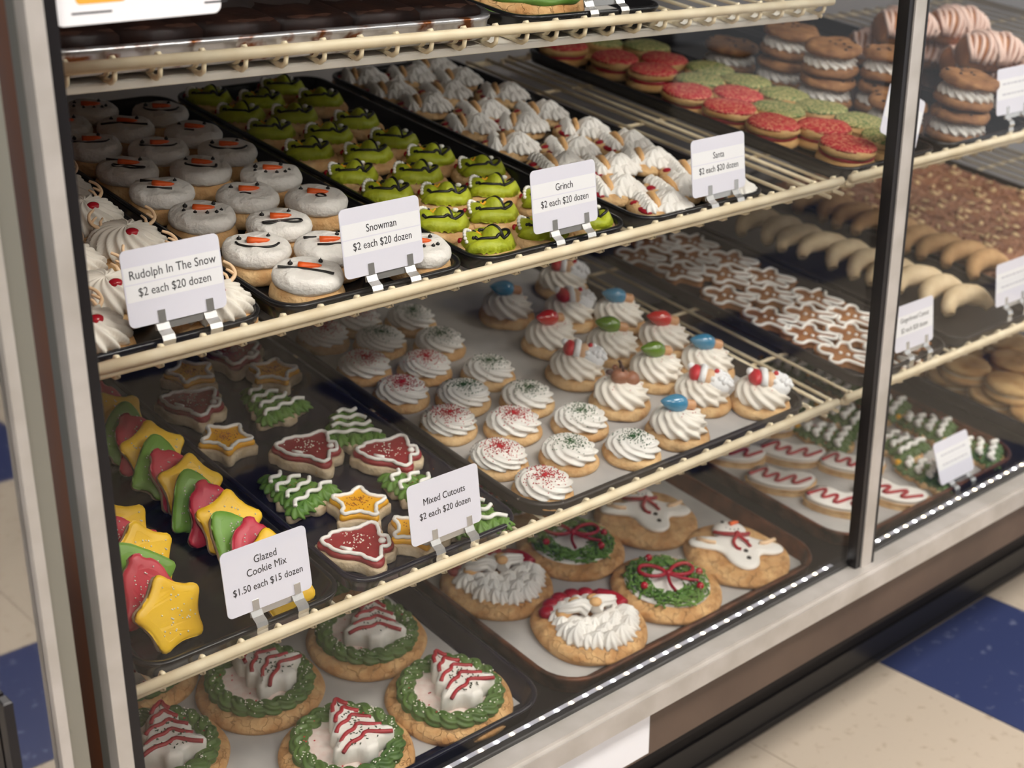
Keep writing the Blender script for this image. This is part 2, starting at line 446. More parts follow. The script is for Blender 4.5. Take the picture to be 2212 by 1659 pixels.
for (x, y, lb) in ((-.9, -.5, 'left of the two nearest the case'), (1.3, -.5, 'right of the two nearest the case'), (3.4, -.5, 'farthest right above the aisle'),
                   (-.9, -2.4, 'left in the far row over the aisle'), (1.3, -2.4, 'middle of the far row over the aisle'), (3.4, -2.4, 'right in the far row over the aisle')):
    t = thing('ceiling_light', 'flat white ceiling light panel, '+lb, 'ceiling light', Matrix.Translation((x, y, 2.9)), 'ceiling light panels')
    link('lamp_frame', fm, t); link('lamp_diffuser', dm, t)

gon = thing('added_dark_shelving', 'added dark shelving across the aisle, darkening the glass reflection', 'shelving', Matrix.Translation((.9, -1.75, 0)))  # unseen; added so the upper front glass reflects something dark
link('back_panel', G().box(-3., 3., -.03, 0, .0, 1.7).mesh('back_panel', 'case_dark', False), gon)
link('plinth', G().box(-3., 3., .001, .42, .0, .14).mesh('plinth', 'black_kick', False), gon)
for z_ in (.45, .80, 1.15, 1.5): link('shelf', G().box(-3., 3., .001, .36, z_, z_+.03).mesh('shelf', 'case_dark', False), gon)

# ================================================================== DISPLAY CASE
GY = .88                      # front glass plane
XL, XM, XR = .3735, 1.357, 2.34
zt = 1.36
SILL0, SILL1 = .305, .333      # aluminium sill bottom, top
case = thing('display_case', 'long bakery display case with aluminium frame and front glass', 'display case', Matrix.Identity(4))
def part(name, g, m, parent=case, smooth=False): return link(name, g.mesh(name, m, smooth), parent)
part('front_sill', G().box(XL-.0075, 3.4, GY-.022, GY-.004, SILL0, SILL1-.004).box(XL-.0075, 3.4, GY-.016, GY+.006, SILL1-.004, SILL1), 'aluminium')
def post(x, w=.0105):
    p = part('post', G().bbox(x-w, x+w, GY-.007, GY-.001, SILL1, zt, .0008), 'aluminium')
    link('gasket', G().bbox(x-w-.009, x-w-.0002, GY-.005, GY+.009, SILL1, zt, .001).bbox(x+w+.0002, x+w+.003, GY-.008, GY+.009, SILL1, zt, .0006).mesh('gasket', 'gasket', False), p)
    return p
post(XM)
p = part('corner_post', G().bbox(XL-.0075, XL+.0045, GY-.016, GY+.0, SILL1, zt, .001), 'aluminium')
link('gasket', G().bbox(XL+.0047, XL+.0165, GY-.008, GY+.02, SILL1, zt, .001).mesh('gasket', 'gasket', False), p)
link('post_return', G().box(XL-.0075, XL+.003, GY+.0005, GY+.014, .12, zt).mesh('post_return', 'aluminium_side', False), p)
part('side_panel', G().box(XL-.006, XL+.003, GY+.0145, 1.66, .12, zt), 'wood_side')
part('glass_pane', G().box(XL+.005, XM-.009, GY+.002, GY+.006, SILL1-.002, zt), 'clear_glass')
part('glass_pane', G().box(XM+.009, XR, GY+.002, GY+.006, SILL1-.002, zt), 'clear_glass')
part('sill_gasket', G().bbox(XL, 3.4, GY+.0065, GY+.016, SILL1-.012, SILL1+.004, .001), 'gasket')
part('inner_ledge', G().box(XL+.003, 3.4, GY+.016, .912, .26, .3315), 'deck_black')
dk = G(); a = PD.at(0, -.006, -.003); b = PD.at(0, .74, -.003)
dk.add([(XL+.003, a.y, a.z), (3.4, a.y, a.z), (3.4, b.y, b.z), (XL+.003, b.y, b.z), (XL+.003, a.y, a.z-.02), (3.4, a.y, a.z-.02), (3.4, b.y, b.z-.02), (XL+.003, b.y, b.z-.02)],
       [(0, 1, 2, 3), (4, 7, 6, 5), (0, 4, 5, 1), (1, 5, 6, 2), (2, 6, 7, 3), (3, 7, 4, 0)])
part('deck', dk, 'deck_black')
part('lower_panel', G().box(XL-.006, 3.4, GY-.006, GY+.012, .238, .3045), 'brown_laminate')
part('panel_trim', G().box(XL-.006, 3.4, GY-.001, 1.04, .2262, .2375), 'black_kick')
part('toe_kick', G().box(XL-.004, 3.4, 1.028, 1.040, .012, .226), 'black_kick')
part('cove_base', G().box(XL-.004, 3.4, 1.0245, 1.0278, .012, .05).box(XL-.004, 3.4, 1.0225, 1.0275, .0008, .012), 'gasket')
part('back_panel', G().box(XL, 3.4, 1.66, 1.68, .1, zt), 'back_grey')
part('roof', G().box(XL-.006, 3.4, GY-.01, 1.68, zt+.001, zt+.04), 'case_dark')
# LED tape on the ledge
for (xa, xb) in ((XL+.02, XM-.03), (XM+.016, 2.6)):
    tape = part('led_strip', G().box(xa, xb, .8975, .9055, .3318, .3326), 'led_tape')
    lw = G().bbox(-.0019, .0019, -.0019, .0019, 0, .0012, .0003)
    m1, m2 = lw.mesh('led', 'led_white', False), lw.mesh('led_warm', 'led_warm', False)
    x = xa+.008; k = 0
    while x < xb:
        link('led', m1 if k % 2 == 0 else m2, tape, Matrix.Translation((x, .9015, .3327))); x += .0207; k += 1
# neighbouring case at the far left
nb = thing('neighbour_case', 'neighbouring glass case end with pale metal post at far left', 'display case', Matrix.Identity(4))
part('post', G().bbox(.331, .345, .866, .886, .0, zt, .001), 'aluminium_side', nb)
part('post_edge', G().bbox(.323, .3308, .862, .875, .0, zt, .001), 'aluminium', nb)
part('glass_pane', G().box(-.35, .3225, .870, .874, .1, zt), 'mirror_glass', nb)
part('interior_panel', G().box(-.35, .33, 1.0, 1.01, .1, zt), 'case_dark', nb)
part('door_stile', G().bbox(.285, .292, .856, .868, .1, .62, .001), 'gasket', nb)
part('base', G().box(-.35, .33, .878, .995, .001, .0995), 'black_kick', nb)

# ================================================================== WIRE SHELVES
def wire_shelf(P, x0, x1, depth, label, strip, wt=None):
    wt = WT if wt is None else wt
    t = thing('wire_shelf', label, 'wire shelf', P.M(0, 0, 0), 'wire shelves of the case')
    link('front_rail', G().tube([(x0, 0, 0), (x1, 0, 0)], .0048, 10).mesh('front_rail', 'wire_coat'), t)
    if not strip: link('lower_rail', G().tube([(x0, .0045, -.0085), (x1, .0045, -.0085)], .0035, 8).mesh('lower_rail', 'wire_coat'), t)
    eb = G().tube([(0, .008, wt-.0068), (0, depth, wt-.0068)], .0024, 6).mesh('end_bar', 'wire_coat')
    for x in (x0+.003, x1-.003): link('end_bar', eb, t, Matrix.Translation((x, 0, 0)))
    link('back_rail', G().tube([(x0, depth, wt-.0085), (x1, depth, wt-.0085)], .004, 8).mesh('back_rail', 'wire_coat'), t)
    cb = G().tube([(x0, 0, wt-.0068), (x1, 0, wt-.0068)], .0024, 6).mesh('cross_bar', 'wire_coat')
    for v in (.15, .31, .47): link('cross_bar', cb, t, Matrix.Translation((0, v, 0)))
    wr = .0022
    wm = G().tube([(0, depth, wt-wr), (0, .022, wt-wr), (0, .013, wt+.002), (0, .0085, -.004), (0, .0050, .0038), (0, .0015, .0048)], wr, 6)
    lo = min(wt, -.0135)-.0005
    if strip: wm.tube([(0, .022, wt-wr), (0, .012, lo-.001), (0, .006, lo-.001), (0, .0005, lo+.003), (0, .0, -.005)], wr, 6)
    else: wm.tube([(0, .022, wt-wr), (0, .012, -.0150), (0, .006, -.0142), (0, .0022, -.0118), (0, .003, -.008)], wr, 6)
    wm = wm.mesh('wire', 'wire_coat')
    n = int((x1-x0-.02)/.037)
    for i in range(n+1): link('wire', wm, t, Matrix.Translation((x0+.012+i*(x1-x0-.024)/n, 0, 0)))
    if strip: link('light_channel', G().bbox(x0, x1-.002, .012, .05, -.0235, -.0172, .001).mesh('light_channel', 'light_strip', False), t)
    return t
SX0, SX1 = .392, 1.348
RX0, RX1 = 1.366, 2.6
wire_shelf(P1, SX0, SX1, .52, 'cream wire shelf at the top, holding the rusty silver pan', True, WT1)
wire_shelf(P2, SX0, SX1, .62, 'cream wire shelf holding the snowman and lime green cookies', False)
wire_shelf(P3, SX0, SX1, .64, 'cream wire shelf holding the glazed stars and swirl cookies', False)
wire_shelf(P2, RX0, RX1, .62, 'cream wire shelf behind right pane holding red sugar cookies', False)
wire_shelf(P3, RX0, RX1, .64, 'cream wire shelf behind right pane holding gingerbread cookies', False)

# ================================================================== TRAYS
def rrect(x0, x1, y0, y1, r, n=7):
    pts = []
    for cx, cy, a0 in ((x1-r, y1-r, 0), (x0+r, y1-r, PI/2), (x0+r, y0+r, PI), (x1-r, y0+r, 1.5*PI)):
        for k in range(n): a = a0+PI/2*k/(n-1); pts.append((cx+r*math.cos(a), cy+r*math.sin(a)))
    return pts
def tray(P, x0, x1, v0, v1, h, label, m='black_plastic', H=.019, rim=.005, wall=.010, r=.028, name='serving_tray', cat='tray', group=None, floor=.003):
    w, d = x1-x0, v1-v0
    g = G(); R = lambda i, z: [(x, y, z) for x, y in rrect(i, w-i, i, d-i, max(.004, r-i))]
    g.rings([R(wall, 0), R(wall*.5, .002), R(.002, H-.006), R(.0005, H-.004), R(0, H-.0015), R(.001, H), R(rim, H), R(rim+.0012, H-.002), R(wall+rim*.6, floor+.003), R(wall+rim+.003, floor)])
    o = link(name, g.mesh(name, m)); o.matrix_world = P.M(x0, v0, h)
    tag(o, label, cat, group); return o
def paper(P, x0, x1, v0, v1, h, label):
    w, d = x1-x0, v1-v0; nx, ny = 14, 14
    V = [(w*i/nx, d*j/ny, .0012*math.sin(i*1.1+j*.7)*math.sin(j*.9-i*.3)*(1 if 0 < i < nx and 0 < j < ny else .3)+.0012) for j in range(ny+1) for i in range(nx+1)]
    F = [(j*(nx+1)+i, j*(nx+1)+i+1, (j+1)*(nx+1)+i+1, (j+1)*(nx+1)+i) for j in range(ny) for i in range(nx)]
    o = link('parchment_sheet', G().add(V, F).mesh('parchment_sheet', 'parchment')); o.matrix_world = P.M(x0, v0, h)
    tag(o, label, 'parchment'); return o
TW = WT
tray(P2, .402, .588, .014, .585, TW, 'black plastic tray holding red-nosed swirl cookies beside the left post')
tray(P2, .597, .804, .014, .590, TW, 'black plastic tray holding white snowman face cookies')
tray(P2, .812, 1.019, .014, .590, TW, 'black plastic tray holding lime green frosted cookies')
tray(P2, 1.033, 1.238, .014, .590, TW, 'black plastic tray holding small white-bearded face cookies')
tray(P2, 1.374, 1.576, .014, .590, TW, 'black plastic tray holding red and green sugar sandwich cookies')
tray(P2, 1.586, 1.800, .014, .590, TW, 'black plastic tray holding chocolate chip cream sandwiches')
tray(P2, 1.812, 2.03, .014, .590, TW, 'black plastic tray holding ridged iced horn pastries')
tray(P3, .430, .636, .014, .62, TW, 'black plastic tray holding glazed star and bell cookies')
tray(P3, .643, .851, .014, .62, TW, 'black plastic tray holding mixed cutout cookies', 'navy_plastic')
tray(P3, .869, 1.328, .014, .62, TW, 'wide worn sheet pan holding swirl frosted cookies', 'worn_pan', H=.017, rim=.006, wall=.006, r=.045, name='sheet_pan', cat='sheet pan')
tray(P3, 1.422, 1.626, .016, .62, TW, 'grey tray holding white-outlined gingerbread cookies', 'worn_pan')
tray(P3, 1.640, 1.870, .016, .62, TW, 'grey tray holding pale cream crescent cookies', 'worn_pan')
tray(P3, 1.886, 2.345, .016, .62, TW, 'wide dark tray holding brown almond bars', 'worn_pan', name='sheet_pan', cat='sheet pan')
tray(PD, .430, .888, .004, .64, 0, 'navy plastic tray holding large tree cake cookies', 'navy_plastic', H=.022, r=.04)
tray(PD, .905, 1.368, .0, .64, 0, 'rusty brown sheet pan holding large face, wreath and snowman cookies', 'rusty_pan', H=.022, rim=.005, wall=.006, r=.05, name='sheet_pan', cat='sheet pan')
tray(PD, 1.415, 1.855, .004, .64, 0, 'dark sheet pan holding red zigzag and tree cookies', 'rusty_pan', H=.022, rim=.005, wall=.006, r=.05, name='sheet_pan', cat='sheet pan')
tray(PD, 1.925, 2.38, .004, .64, 0, 'black tray holding piled golden sugar sandwich cookies', 'navy_plastic', H=.026, r=.04)
tray(P1, .41, .872, .010, .49, WT1, 'rusty silver sheet pan on the top shelf', 'rust_silver', H=.022, rim=.007, wall=.006, r=.04, name='sheet_pan', cat='sheet pan')
tray(P1, .885, 1.09, .010, .49, WT1, 'black plastic tray at right of rusty pan on top shelf')
paper(P3, .886, 1.311, .034, .60, TW+.0034, 'parchment lining the swirl cookie pan')
paper(PD, .452, .866, .030, .61, .0034, 'grey parchment under the large tree cake cookies')
paper(PD, .922, 1.350, .022, .61, .0034, 'parchment lining the rusty brown sheet pan')
paper(PD, 1.432, 1.838, .022, .61, .0034, 'parchment under the red zigzag and tree cookies')
paper(P1, .905, 1.07, .028, .46, WT1+.0034, 'white parchment in the black tray on top shelf')

# ================================================================== COOKIE PROTOTYPES
def base_prof(r, h): return [(r*.86, 0), (r*.97, h*.12), (r, h*.36), (r*.985, h*.60), (r*.94, h*.82), (r*.85, h*.97), (r*.72, h*1.03), (r*.4, h*1.04), (r*.02, h*1.04)]
def base_mesh(r, h, m='dough', seed=0, wob=.012, seg=36): return G().lathe(base_prof(r, h), seg, wob*1.3, seed, h*.05).mesh('cookie_base', m)
BASES = [base_mesh(.0330, .0170, 'dough', s) for s in (0, 1.3, 2.9, 4.4)]
BASES_S = [base_mesh(.0335, .012, 'dough', s) for s in (0.5, 1.9, 3.1)]
BIG = [base_mesh(.0685, .0165, 'dough_crackle', s, .012, 56) for s in (.2, 1.7, 3.3)]
def drape(zf, pts, dz): return [(x, y, zf(x, y)+dz) for x, y in pts]
def seqpts(p, n=3): return chaikin(p, n, False)

# -- snowman face cookies
DH = .0170
dprof = [(.0265, 0), (.0290, .0012), (.0306, .0040), (.0311, .0075), (.0302, .0112), (.0280, .0138), (.0240, .0152), (.017, .0158), (.008, .0160), (.0005, .0160)]
DOMES = [G().lathe([(r, z+DH-.0012) for r, z in dprof], 44, .012, s, .0006).mesh('frosting', 'snow_frosting') for s in (0., 1.1, 2.7, 4.)]
DT = DH+.0146
def drop(x, y, r=.0021): return G().lathe([(r*.8, -.0004), (r, r*.35), (r*.8, r*.95), (r*.3, r*1.3), (r*.03, r*2.1)], 10, M=Matrix.Translation((x, y, DT)))
EYE = drop(0, 0).mesh('eye', 'black_icing')
NOSE = G().tube([(-.006, .0, DT+.0008), (-.003, -.0006, DT+.0014), (.002, 0, DT+.0014), (.006, .0012, DT+.0012), (.0085, .0026, DT+.0012)], lambda t: .0030*(1-t)**.55+.0006, 8).mesh('nose', 'orange_icing')
def line(p, r=.0010, closed=False): return G().tube([(x, y, DT+.0004) for x, y in p], r, 6, closed)
def mouth_mesh(k):
    if k == 'dots':
        g = G()
        for x, y in ((-.0125, -.006), (-.0045, -.0085), (.004, -.0085), (.0105, -.006), (.0135, -.002)): g.add(*(lambda q: (q.v, q.f))(drop(x, y, .0015)))
    elif k == 'smile': g = line(seqpts([(-.014, -.003), (-.012, -.008), (0, -.0115), (.012, -.008), (.015, -.001)]))
    elif k == 'flatsmile': g = line(seqpts([(-.015, -.003), (-.010, -.007), (.010, -.007), (.014, -.002)]))
    elif k == 'hook': g = line(seqpts([(-.011, -.004), (-.010, -.008), (.008, -.010), (.013, -.007), (.012, -.001)]), .0011)
    elif k == 'wavy': g = line(resample(chaikin([(-.010, -.004), (-.004, -.007), (.002, -.004), (.008, -.006), (.015, -.004), (.013, -.008), (.006, -.0105), (.0, -.0085), (-.006, -.0115), (-.010, -.008)], 2), 48), .0009, True)
    elif k == 'loop': g = line(resample(chaikin([(-.013, -.0105), (-.004, -.009), (.012, -.003), (.016, -.005), (.015, -.009), (.0, -.0095), (-.007, -.0135), (-.012, -.013)], 2), 40), .0009, True)
    elif k == 'oh': g = line([(.004+.0035*math.cos(a), -.006+.0035*math.sin(a)) for a in [2*PI*i/16 for i in range(16)]], .0009, True)
    elif k == 'frown': g = line(seqpts([(-.006, -.0085), (-.003, -.0072), (.002, -.009)]))
    elif k == 'flat': g = line([(-.009, -.008), (0, -.0078), (.009, -.0062)], .0012)
    elif k == 'long': g = line(seqpts([(-.020, -.0035), (-.005, -.0035), (.010, -.006), (.0175, -.0085)]), .0011)
    elif k == 'slant': g = line(seqpts([(-.018, -.012), (-.008, -.005), (.006, -.0045), (.018, -.003)]), .0011)
    return g.mesh('mouth', 'black_icing')
MOUTH = {k: mouth_mesh(k) for k in ('dots', 'smile', 'flatsmile', 'hook', 'wavy', 'loop', 'oh', 'frown', 'flat', 'long', 'slant')}
MDESC = {'dots': 'dotted black smile', 'smile': 'curved black smile', 'flatsmile': 'wide flat smile', 'hook': 'hooked black smile', 'wavy': 'wavy looped mouth', 'loop': 'slanted looped mouth',
         'oh': 'small round open mouth', 'frown': 'tiny black frown', 'flat': 'short straight mouth', 'long': 'long straight mouth', 'slant': 'slanting black line mouth'}
snow = [(558, 548, 'smile'), (668, 605, 'long'), (706, 545, 'flat'), (922, 558, 'dots'), (603, 494, 'loop'), (437, 476, 'dots'), (683, 440, 'oh'), (535, 434, 'frown'),
        (350, 424, 'flat'), (586, 388, 'dots'), (436, 374, 'hook'), (271, 378, 'wavy'), (490, 337, 'smile'), (343, 333, 'flatsmile'), (418, 297, 'frown'), (262, 285, 'slant'),
        (347, 253, 'smile'), (197, 325, 'flatsmile'), (192, 250, 'dots'), (150, 283, 'frown')]
its = grab(P2, snow, FL+.020)
rows(relax(its, .0645, .633, .768, .050))
for i, d in enumerate(its):
    k = d['px'][2]
    pr = [('cookie_base', BASES[i % 4]), ('frosting', DOMES[i % 4]), ('nose', NOSE), ('mouth', MOUTH[k])]
    t = spawn(pr, 'snowman_cookie', 'snowman face cookie with %s, %s' % (MDESC[k], where(d, 'front').replace(' from the front', ' from front')), 'cookie', P2.M(d['x'], d['v'], FL, RND.uniform(-.75, -.3)), 'snowman face cookies')
    FS = Matrix.Diagonal((1.3, 1.25, 1., 1.))
    for c_ in t.children:
        if c_.name.startswith(('nose', 'mouth')): c_.matrix_local = FS
    if k not in ('wavy', 'flat'): link('eye', EYE, t, Matrix.Translation((-.0160, .0040, -.0003)) @ Matrix.Scale(1.15, 4, (1, 0, 0)))
    else: link('eye', G().tube([(-.017, .004, DT+.0005), (-.012, .0045, DT+.0006), (-.008, .006, DT+.0006)], lambda q: .0018-.001*q, 6).mesh('eye', 'black_icing'), t, FS)
    link('eye', EYE, t, Matrix.Translation((.0095, .0135, -.0003)))

# -- lime green cookies with black line drawing
def ell(x, y, cx, cy, a, b, rot, h):
    c, s = math.cos(rot), math.sin(rot); dx, dy = x-cx, y-cy
    u, v = (c*dx+s*dy)/a, (-s*dx+c*dy)/b; d = u*u+v*v
    return h*math.sqrt(1-d) if d < 1 else -1.
def lime(seed):
    rr = random.Random(seed); j = lambda s: rr.uniform(-s, s)
    L = [(-.004+j(.002), -.0130, .0250, .0110, -.12+j(.12), .0115), (.002+j(.002), .001+j(.002), .0100, .0135, .25+j(.2), .0185), (.0180, -.001+j(.002), .0095, .0180, -.35+j(.2), .0120),
         (-.0160, .003, .0110, .0130, .3, .0130), (.002, .0150, .0180, .0090, 0, .0115), (0, 0, .0275, .0235, 0, .0070)]
    zf = lambda x, y: max(0., max(ell(x, y, *e) for e in L))+.0118
    n, m = 72, 16; g = G(); rs = []
    Rm = []
    for a in range(n):
        th = 2*PI*a/n; r = .036
        while r > .004 and zf(r*math.cos(th), r*math.sin(th)) < .0119: r -= .0004
        Rm.append(r+.0003)
    for k in range(m+1):
        t = (k/m)**.6
        rs.append([(Rm[a]*(1-t)*math.cos(2*PI*a/n), Rm[a]*(1-t)*math.sin(2*PI*a/n), zf(Rm[a]*(1-t)*math.cos(2*PI*a/n)*.995, Rm[a]*(1-t)*math.sin(2*PI*a/n)*.995)) for a in range(n)])
    g.rings(rs)
    blk = G()
    blk.tube(drape(zf, resample(seqpts([(-.019+j(.002), -.004), (-.012, -.011), (-.002, -.013+j(.001)), (.006, -.008), (.013, -.010), (.019, -.004), (.021, .004+j(.002)), (.017, .007)]), 34, False), .0006), .0017, 6)
    blk.tube(drape(zf, resample([(-.006, .012+j(.001)), (.002, .010), (.006, .000), (.012, -.010)], 22, False), .0006), .0016, 6)
    blk.ball((-.019, -.004, zf(-.019, -.004)), .0019, 6, 4); blk.ball((.017, .007, zf(.017, .007)), .0019, 6, 4)
    brow = G().tube(drape(zf, resample([(-.014, .009), (-.009, .0085), (-.005, .0125)], 8, False), .0008), .0012, 6)
    wt = G()
    for q in range(8):
        a = 2.0+q*.17; wt.ball((.0225*math.cos(a)-.003, .0225*math.sin(a)-.002, .0195+.004*math.sin(q*.5)), .0020, 7, 4)
    wt.ball((.014, .0125, .0225), (.0034, .0028, .0024), 8, 4)
    ey = G().tube(drape(zf, [(-.012, .0055), (-.009, .004), (-.006, .0055)], .0005), .0013, 6)
    return [('frosting', g.mesh('frosting', 'lime_frosting')), ('icing_line', blk.mesh('icing_line', 'black_icing')), ('brow', brow.mesh('brow', 'black_icing')),
            ('fluffy_trim', wt.mesh('fluffy_trim', 'white_icing')), ('eye', ey.mesh('eye', 'yellow_icing')), ('red_dot', G().ball((-.0255, .010, .0140), .0032, 8, 5).mesh('red_dot', 'gum_red'))]
LIME = [lime(s) for s in (1, 2, 3, 4)]
gr = [(1070, 518), (965, 470), (1100, 468), (1300, 478), (850, 410), (997, 415), (1112, 410), (760, 367), (905, 365), (1040, 362), (797, 322), (940, 333), (658, 318), (710, 282), (848, 294), (580, 274), (770, 252), (632, 240), (500, 240), (430, 206), (556, 210), (690, 205), (612, 181), (1190, 500), (1180, 425)]
its = grab(P2, gr, FL+.020); rows(relax(its, .062, .846, .985, .050))
for i, d in enumerate(its):
    spawn([('cookie_base', BASES_S[i % 3])]+LIME[i % 4], 'green_frosted_cookie', 'lime green frosted cookie, '+where(d), 'cookie', P2.M(d['x'], d['v'], FL, RND.uniform(-.6, -.25)), 'lime green frosted cookies')

# -- small bearded face cookies
def bearded(seed):
    rr = random.Random(seed); z = .0118
    bd = G()
    for a, r, s in ((-2.3, .016, 1.), (-1.6, .018, 1.05), (-.9, .019, 1.1), (-.2, .019, 1.), (.5, .017, 1.), (-1.9, .006, 1.2), (-.4, .008, 1.3), (.9, .010, 1.1)):
        bd.star((.006+r*math.cos(a), -.004+r*math.sin(a), z-.001), .0118*s, (.0135 if r < .011 else .0095)*s, 8, .17, .5+rr.uniform(-.2, .2), rot=rr.uniform(0, 1))
    tr = G()
    for q in range(5): tr.star((-.021+.0038*q+.001*math.sin(q*3), -.009+.0068*q, z-.001), .0086, .0105, 7, .18, .6, rot=q)
    tr.star((-.004, .026, z-.002), .0070, .011, 6, .3, .5)
    pp = G().star((.023, .014, z-.001), .0072, .012, 7, .3, .5)
    ht = G().ball((-.0265, -.006, z-.001), (.006, .010, .003), 12, 6).ball((-.019, .014, z-.001), (.008, .007, .003), 10, 5)
    fc = G().tube([(-.0130, -.015, z+.002), (-.009, -.005, z+.007), (-.005, .006, z+.010), (.001, .017, z+.006)], lambda t: .0040*(1-.4*abs(2*t-1)), 8)
    return [('beard', bd.mesh('beard', 'white_frosting')), ('hat_trim', tr.mesh('hat_trim', 'white_frosting')), ('pompom', pp.mesh('pompom', 'white_frosting')), ('hat', ht.mesh('hat', 'red_icing')), ('face', fc.mesh('face', 'tan_icing'))]
BRD = [bearded(s) for s in (1, 2, 3)]
sn = [(1436, 430), (1330, 396), (1213, 342), (1327, 346), (1450, 352), (1460, 396), (1098, 302), (1226, 312), (1361, 305), (1257, 270), (1010, 260), (1121, 257), (1162, 233), (1037, 230), (912, 216), (956, 189), (1081, 192), (831, 189), (976, 159), (882, 155), (777, 159), (929, 135), (1615, 400), (1560, 380)]
its = grab(P2, sn, FL+.018); rows(relax(its, .061, 1.067, 1.204, .050))
for i, d in enumerate(its):
    spawn([('cookie_base', BASES_S[i % 3])]+BRD[i % 3], 'bearded_face_cookie', 'small white-bearded face cookie, '+where(d), 'cookie', P2.M(d['x'], d['v'], FL, RND.uniform(-.25, .2)), 'small white-bearded face cookies')

# -- red-nosed swirl cookies with antlers
def antler(sx):
    g = G(); z = .030
    p = chaikin([(sx*.014, .008, z-.004), (sx*.022, .010, z), (sx*.029, .015, z+.003), (sx*.029, .023, z+.008), (sx*.023, .028, z+.011)], 2, False)
    g.tube(p, lambda t: .0022*(1-.45*t), 7)
    g.tube([(sx*.020, .0095, z), (sx*.020, .015, z+.004), (sx*.017, .019, z+.006)], lambda t: .0017*(1-.4*t), 6)
    g.tube([(sx*.028, .016, z+.003), (sx*.024, .019, z+.006), (sx*.022, .020, z+.007)], lambda t: .0015*(1-.4*t), 6)
    return g.mesh('antler', 'antler_icing')
RUD = [('cookie_base', base_mesh(.0385, .013, 'dough', 2.2)), ('frosting', G().rosette(.0335, .024, 17, .55, .13, .0115, .9, 1., groove=.16, ridge=.0012).mesh('frosting', 'cream_frosting')),
       ('nose', G().ball((.002, -.012, .0335), (.0062, .0055, .0036), 12, 6).mesh('nose', 'gum_red')), ('antler', antler(1)), ('antler', antler(-1))]
rd = [(195, 470, 'just left of the second snowman row'), (262, 523, 'behind the white price card'), (212, 560, 'beside the left post at mid tray'), (222, 640, 'left of the price card'), (345, 590, 'hidden mostly behind the price card'), (185, 735, 'in the front left tray corner'), (475, 660, 'peeking out right of the price card'), (165, 400, 'farthest back beside the left post')]
for i, d in enumerate(relax(grab(P2, rd, FL+.022), .072, .440, .552, .052)):
    spawn(RUD, 'swirl_cookie', 'red-nosed white swirl cookie with antlers, '+d['px'][2], 'cookie', P2.M(d['x'], d['v'], FL, RND.uniform(-.3, .3)), 'red-nosed swirl cookies')

# -- plain swirl cookies with coloured sugar
def sugar(R, H, z0, n, seed, m, spread=1., pe=.55):
    rr = random.Random(seed); g = G()
    for _ in range(n):
        r = R*abs(rr.gauss(0, .5))*spread; a = rr.uniform(0, 2*PI)
        if r > R*.92: continue
        t = math.acos(min(1, (r/R)**(1/pe)))/(PI/2)
        z = z0+H*math.sin(t*PI/2)**.85
        g.octa((r*math.cos(a), r*math.sin(a), z+.0004), .00078)
    return g.mesh('sprinkles', m)
SWR = [G().rosette(.0300, .0150, n, tw, .10, .0112, tn, s, pe=.55, groove=.13).mesh('frosting', 'white_frosting') for n, tw, tn, s in ((8, 2.1, 2.0, 0.), (9, 2.4, 2.2, 1.5), (8, 1.9, 1.9, 3.))]
SPR = [sugar(.030, .0156, .0112, 300, s, 'sprinkle_red') for s in (1, 2)]
SPG = [sugar(.030, .0156, .0112, 220, s, 'sprinkle_green') for s in (3, 4)]
sw = [(1175, 1043, 'r'), (1078, 981, 'r'), (1231, 971, 'g'), (1367, 960, 'g'), (970, 907, 'r'), (1110, 909, 'r'), (1255, 902, 'g'), (1002, 848, 'g'), (1140, 852, 'g'), (868, 841, 'r'), (919, 785, 'r'), (1056, 795, 'g'), (788, 785, 'r'), (817, 726, 'g'), (950, 734, 'g'), (888, 684, 'g'), (700, 719, 'r'), (775, 690, 'r')]
tp = [(1095, 672, 'blue'), (1215, 615, 'santa'), (1228, 680, 'santa'), (1190, 735, 'red'), (1335, 688, 'blue'), (1322, 752, 'green'), (1432, 738, 'red'), (1245, 800, 'santa'), (1340, 862, 'deer'), (1418, 806, 'green'), (1525, 790, 'blue'), (1515, 855, 'santa'), (1643, 862, 'santa'), (1465, 925, 'blue')]
a_ = grab(P3, sw, FL+.018); b_ = grab(P3, tp, FL+.014)
relax(a_+b_, .0645, .906, 1.290, .050, 20)
for i, d in enumerate(rows(a_)):
    r = d['px'][2] == 'r'
    spawn([('cookie_base', BASES_S[i % 3]), ('frosting', SWR[i % 3]), ('sprinkles', (SPR if r else SPG)[i % 2], 'stuff')], 'sugared_swirl_cookie',
          'white swirl cookie with %s sugar, %s' % ('red' if r else 'green', where(d, 'pan front')), 'cookie', P3.M(d['x'], d['v'], FL+.0014, RND.uniform(0, 6)), 'sugared swirl cookies')

